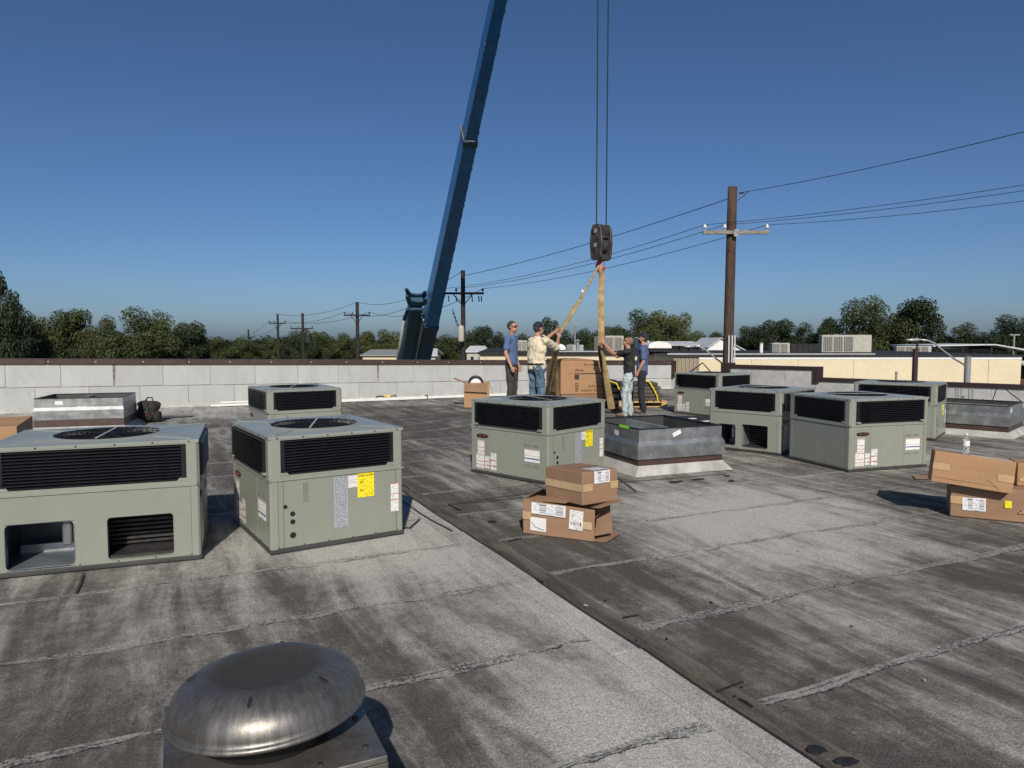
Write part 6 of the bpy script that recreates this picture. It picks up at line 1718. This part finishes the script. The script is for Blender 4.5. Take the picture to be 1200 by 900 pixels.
mb = MB(); mb.tube([(0, 0, 0), (0, 0, at(1050, 437, 22).z + .2)], .035, 8); mb.build('pipe_body', M['lampgrey'], t); mb = MB(); mb.lathe([(.045, at(1050, 437, 22).z + .2), (.045, at(1050, 435.6, 22).z + .2)], 8); mb.build('pipe_cap', M['lampgrey'], t)
t = thing('guy_bracket', tuple(at(831, 427, 23.5)), 'thin inverted V bracket of dark rods above the far right unit', 'bracket')
o = Vector(t.location); mb = MB(); mb.tube([at(806, 438, 22.8) - o, Vector((-.22, 0, .05)), at(835, 438, 22.8) - o], .022, 6); mb.build('bent_rod', M['brown_dark'], t)
t = thing('street_lamp', tuple(Vector((at(1186, 450, 85).x, 85, -4.5))), 'tiny distant lamp with a flat head against the right hand trees', 'street lamp')
mb = MB(); h_ = at(1186, 393, 85).z + 4.5; mb.tube([(0, 0, 0), (0, 0, h_)], .10, 8); mb.build('lamp_pole', M['lampgrey'], t); mb = MB(); mb.box(-.6, .6, -.15, .15, h_, h_ + .12); mb.build('lamp_head', M['lampalu'], t)
t = thing('street_lamp', tuple(Vector((at(673.5, 450, 90).x, 90, -4.5))), 'tiny distant lamp pole seen between the two slings', 'street lamp')
mb = MB(); h_ = at(673, 380.5, 90).z + 4.5; mb.tube([(0, 0, 0), (0, 0, h_)], .10, 8); mb.build('lamp_pole', M['lampgrey'], t); mb = MB(); mb.box(-.25, .25, -.15, .15, h_, h_ + .2); mb.build('lamp_head', M['lampgrey'], t)

# ------------------------------------------------------------------ trees
def crown_mesh(seed, lobes, leaf, nleaf):
    rr = random.Random(seed); verts = []; faces = []
    for (c, r) in lobes:
        n_ = int(nleaf * r * r)
        for _ in range(n_):
            d = Vector((rr.gauss(0, 1), rr.gauss(0, 1), rr.gauss(0, 1))).normalized()
            rad = r * (rr.random() ** .35) * (1 + .16 * noise.noise(d * 2.6 + Vector(c) * 3))
            p = Vector(c) + Vector((d.x * rad, d.y * rad, d.z * rad * .85))
            s = leaf * rr.uniform(.55, 1.3)
            nrm = (d + Vector((rr.gauss(0, .55), rr.gauss(0, .55), rr.gauss(0, .55) + .3))).normalized()
            a = nrm.orthogonal().normalized(); a = Matrix.Rotation(rr.uniform(0, 6.28), 3, nrm) @ a; b = nrm.cross(a)
            i = len(verts)
            verts += [p - a * s, p - b * s * .5 + nrm * s * .12, p + a * s, p + b * s * .5 + nrm * s * .12]
            faces.append((i, i + 1, i + 2, i + 3))
    me = bpy.data.meshes.new('crown'); me.from_pydata(verts, [], faces); me.update(); return me
def tree_proto(seed, wide, lf):
    """unit tree 1 high: lobes round a crown of half-width wide"""
    rr = random.Random(seed); lobes = []
    nl = 15
    for k in range(nl):
        q = rr.uniform(0, 6.28); z = rr.uniform(.30, .84); e = math.sqrt(max(.05, 1 - ((z - .52) / .50) ** 2))
        rad = wide * e * rr.uniform(.25, .80)
        lobes.append(((rad * math.cos(q), rad * math.sin(q), z), rr.uniform(.10, .19) * (.7 + .6 * wide)))
    lobes.append(((0, 0, .84), .14)); lobes.append(((0, 0, .55), .25)); lobes.append(((0.05, 0, .32), .22))
    cm = crown_mesh(seed, lobes, lf, 34000)
    mb = MB(); mb.tube([(0, 0, 0), (.01, 0, .2), (0, .01, .42), (.01, 0, .7)], [.030, .024, .018, .006], 8)
    for c, r in lobes[:7]:
        mb.tube([(0, 0, .22 + .25 * (c[2] - .3)), (c[0] * .5, c[1] * .5, c[2] - .12), c], [.012, .008, .003], 5)
    return cm, mb.mesh('trunk', M['trunk'])
PROTO = [tree_proto(11, .40, .016), tree_proto(23, .48, .015), tree_proto(37, .34, .016), tree_proto(53, .52, .014)]
CM = {}
def tree(px, ytop, Y, wpx, lm, kind, label, rz=None):
    top = at(px, ytop, Y); h_ = top.z + 4.5; w_ = wpx / FPX * Y
    cm, tm = PROTO[kind]; key = (kind, lm)
    if key not in CM: CM[key] = cm.copy(); CM[key].materials.append(M[lm])
    t = thing('tree', (top.x, top.y, -4.5), label, 'tree', rng.uniform(0, 6.28) if rz is None else rz, 'trees along the skyline')
    hw_ = (.40, .48, .34, .52)[kind] * 2 + .25
    sx = 1.8 * w_ / hw_
    t.scale = (sx, sx, h_ * 1.10)
    link('crown', CM[key], t); link('trunk', tm, t)
    return t
TREES = [
 (-9, 318, 48, 46, 'leaf_dark', 2, 'tall dark tree cut by the left edge'), (22, 365, 60, 55, 'leaf_dark', 0, 'dark tree beside the tall one at the left edge'), (40, 374, 62, 50, 'leaf_yel', 1, 'yellowish bushy tree near the left edge'),
 (70, 368, 70, 46, 'leaf_mid', 0, 'green tree with a lobed top, third from the left edge'), (95, 366, 72, 44, 'leaf_mid', 2, 'rounded green tree left of the broad one'), (126, 374, 70, 50, 'leaf_yel', 3, 'olive tree low in front of the broad green one'), (158, 364, 68, 82, 'leaf_mid', 3, 'broad full green tree, biggest in the left row'), (190, 378, 75, 46, 'leaf_mid', 1, 'green tree at the right shoulder of the broad one'),
 (214, 382, 74, 46, 'leaf_dark', 0, 'dark tree at the right end of the left row'), (232, 388, 78, 22, 'leaf_dark', 2, 'narrow dark tree ending the left row'),
 (256, 396, 115, 36, 'leaf_yel', 1, 'small brownish tree behind the faint pole'), (282, 397, 115, 38, 'leaf_mid', 3, 'small green tree right of the faint pole'), (306, 404, 120, 34, 'leaf_mid', 1, 'low shrubby tree left of the thin grey pole'),
 (321, 398, 118, 22, 'leaf_mid', 0, 'small round tree behind the thin grey pole'), (338, 396, 116, 26, 'leaf_dark', 1, 'dark small tree between two distant poles'), (357, 387, 108, 36, 'leaf_dark', 3, 'round dark tree under the low crossarm pole'), (379, 391, 110, 28, 'leaf_mid', 0, 'spiky tree right of the round dark one'), (402, 392, 105, 40, 'leaf_mid', 3, 'wide green tree left of the braced pole'),
 (428, 391, 105, 30, 'leaf_yel', 0, 'lighter tree right of the braced pole'), (450, 388, 100, 42, 'leaf_yel', 3, 'yellow green tree left of the crane foot'), (474, 393, 104, 34, 'leaf_mid', 1, 'green tree partly behind the crane foot'),
 (522, 394, 110, 44, 'leaf_mid', 1, 'green tree just right of the crane'), (561, 385, 105, 36, 'leaf_dark', 0, 'dark tree right of the pole by the crane'), (585, 391, 108, 30, 'leaf_dark', 1, 'dark tree left of the blue shirt man'), (612, 393, 110, 34, 'leaf_mid', 1, 'green tree between the two men on the left'), (641, 374, 85, 26, 'leaf_dark', 2, 'dark upright tree behind the raised arms'),
 (662, 389, 110, 36, 'leaf_dark', 1, 'dark low tree left of the hook line'), (686, 387, 108, 36, 'leaf_dark', 3, 'dark low tree under the hook'), (712, 385, 100, 36, 'leaf_mid', 0, 'green tree behind the square condenser'),
 (748, 366, 88, 64, 'leaf_mid', 3, 'big green tree behind the two men on the right, left half'), (772, 368, 87, 60, 'leaf_yel', 1, 'big olive tree behind the two men on the right, middle'), (802, 370, 88, 50, 'leaf_yel', 3, 'big olive tree right of the men, ending before the brown pole'),
 (838, 392, 115, 30, 'leaf_mid', 0, 'small tree behind the white gabled roof'), (874, 384, 110, 30, 'leaf_dark', 2, 'dark tree right of the brown pole'), (902, 378, 105, 44, 'leaf_dark', 0, 'dark double topped tree above the stub pipe'), (944, 381, 105, 42, 'leaf_dark', 1, 'dark tree left of the wide condenser'), (972, 376, 102, 36, 'leaf_dark', 0, 'dark tree behind the wide condenser'),
 (1022, 351, 90, 76, 'leaf_mid', 3, 'tallest tree at right, its brighter left half'), (1068, 356, 90, 64, 'leaf_dark', 0, 'tallest tree at right, its darker right half'), (1104, 392, 112, 24, 'leaf_dark', 1, 'low dark tree in the dip right of the tallest tree'), (1134, 381, 100, 50, 'leaf_mid', 1, 'green tree above the pale canopy roof'), (1180, 372, 95, 66, 'leaf_dark', 3, 'large dark tree at the right edge'), (1215, 384, 95, 60, 'leaf_dark', 1, 'dark tree cut by the right edge'),
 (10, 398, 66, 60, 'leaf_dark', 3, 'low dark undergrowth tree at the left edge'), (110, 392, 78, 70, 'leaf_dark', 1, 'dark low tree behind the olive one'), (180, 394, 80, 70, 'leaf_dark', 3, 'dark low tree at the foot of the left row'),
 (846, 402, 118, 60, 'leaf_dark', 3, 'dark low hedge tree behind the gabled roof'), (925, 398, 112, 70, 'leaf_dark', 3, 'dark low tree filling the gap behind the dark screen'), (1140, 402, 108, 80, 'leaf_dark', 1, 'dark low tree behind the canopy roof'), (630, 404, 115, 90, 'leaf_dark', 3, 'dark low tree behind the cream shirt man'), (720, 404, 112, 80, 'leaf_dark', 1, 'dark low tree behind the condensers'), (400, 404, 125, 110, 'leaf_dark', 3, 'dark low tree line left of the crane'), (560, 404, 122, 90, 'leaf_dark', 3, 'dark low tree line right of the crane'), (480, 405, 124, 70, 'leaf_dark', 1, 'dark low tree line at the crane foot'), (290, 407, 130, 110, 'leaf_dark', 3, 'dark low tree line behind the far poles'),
]
for a in TREES: tree(*a)

def far_wood():
    """the unbroken wood behind the separate trees"""
    rr = random.Random(5); lobes = []
    for i in range(230):
        px = -60 + 1320 * i / 229; Y = rr.uniform(140, 175); top = 393 + 4 * noise.noise(Vector((px * .02, 0, 0))) + rr.uniform(-2, 4)
        p = at(px, top, Y); r = rr.uniform(2.2, 3.6)
        for z in (p.z - r, p.z - r * 2.2): lobes.append(((p.x, p.y, z), r))
    me = crown_mesh(5, lobes, .42, 42); me.materials.append(M['leaf_dark'])
    return tag(link('far_wood', me), 'dark far off wood reading as one mass along the skyline', 'wood', kind='stuff')
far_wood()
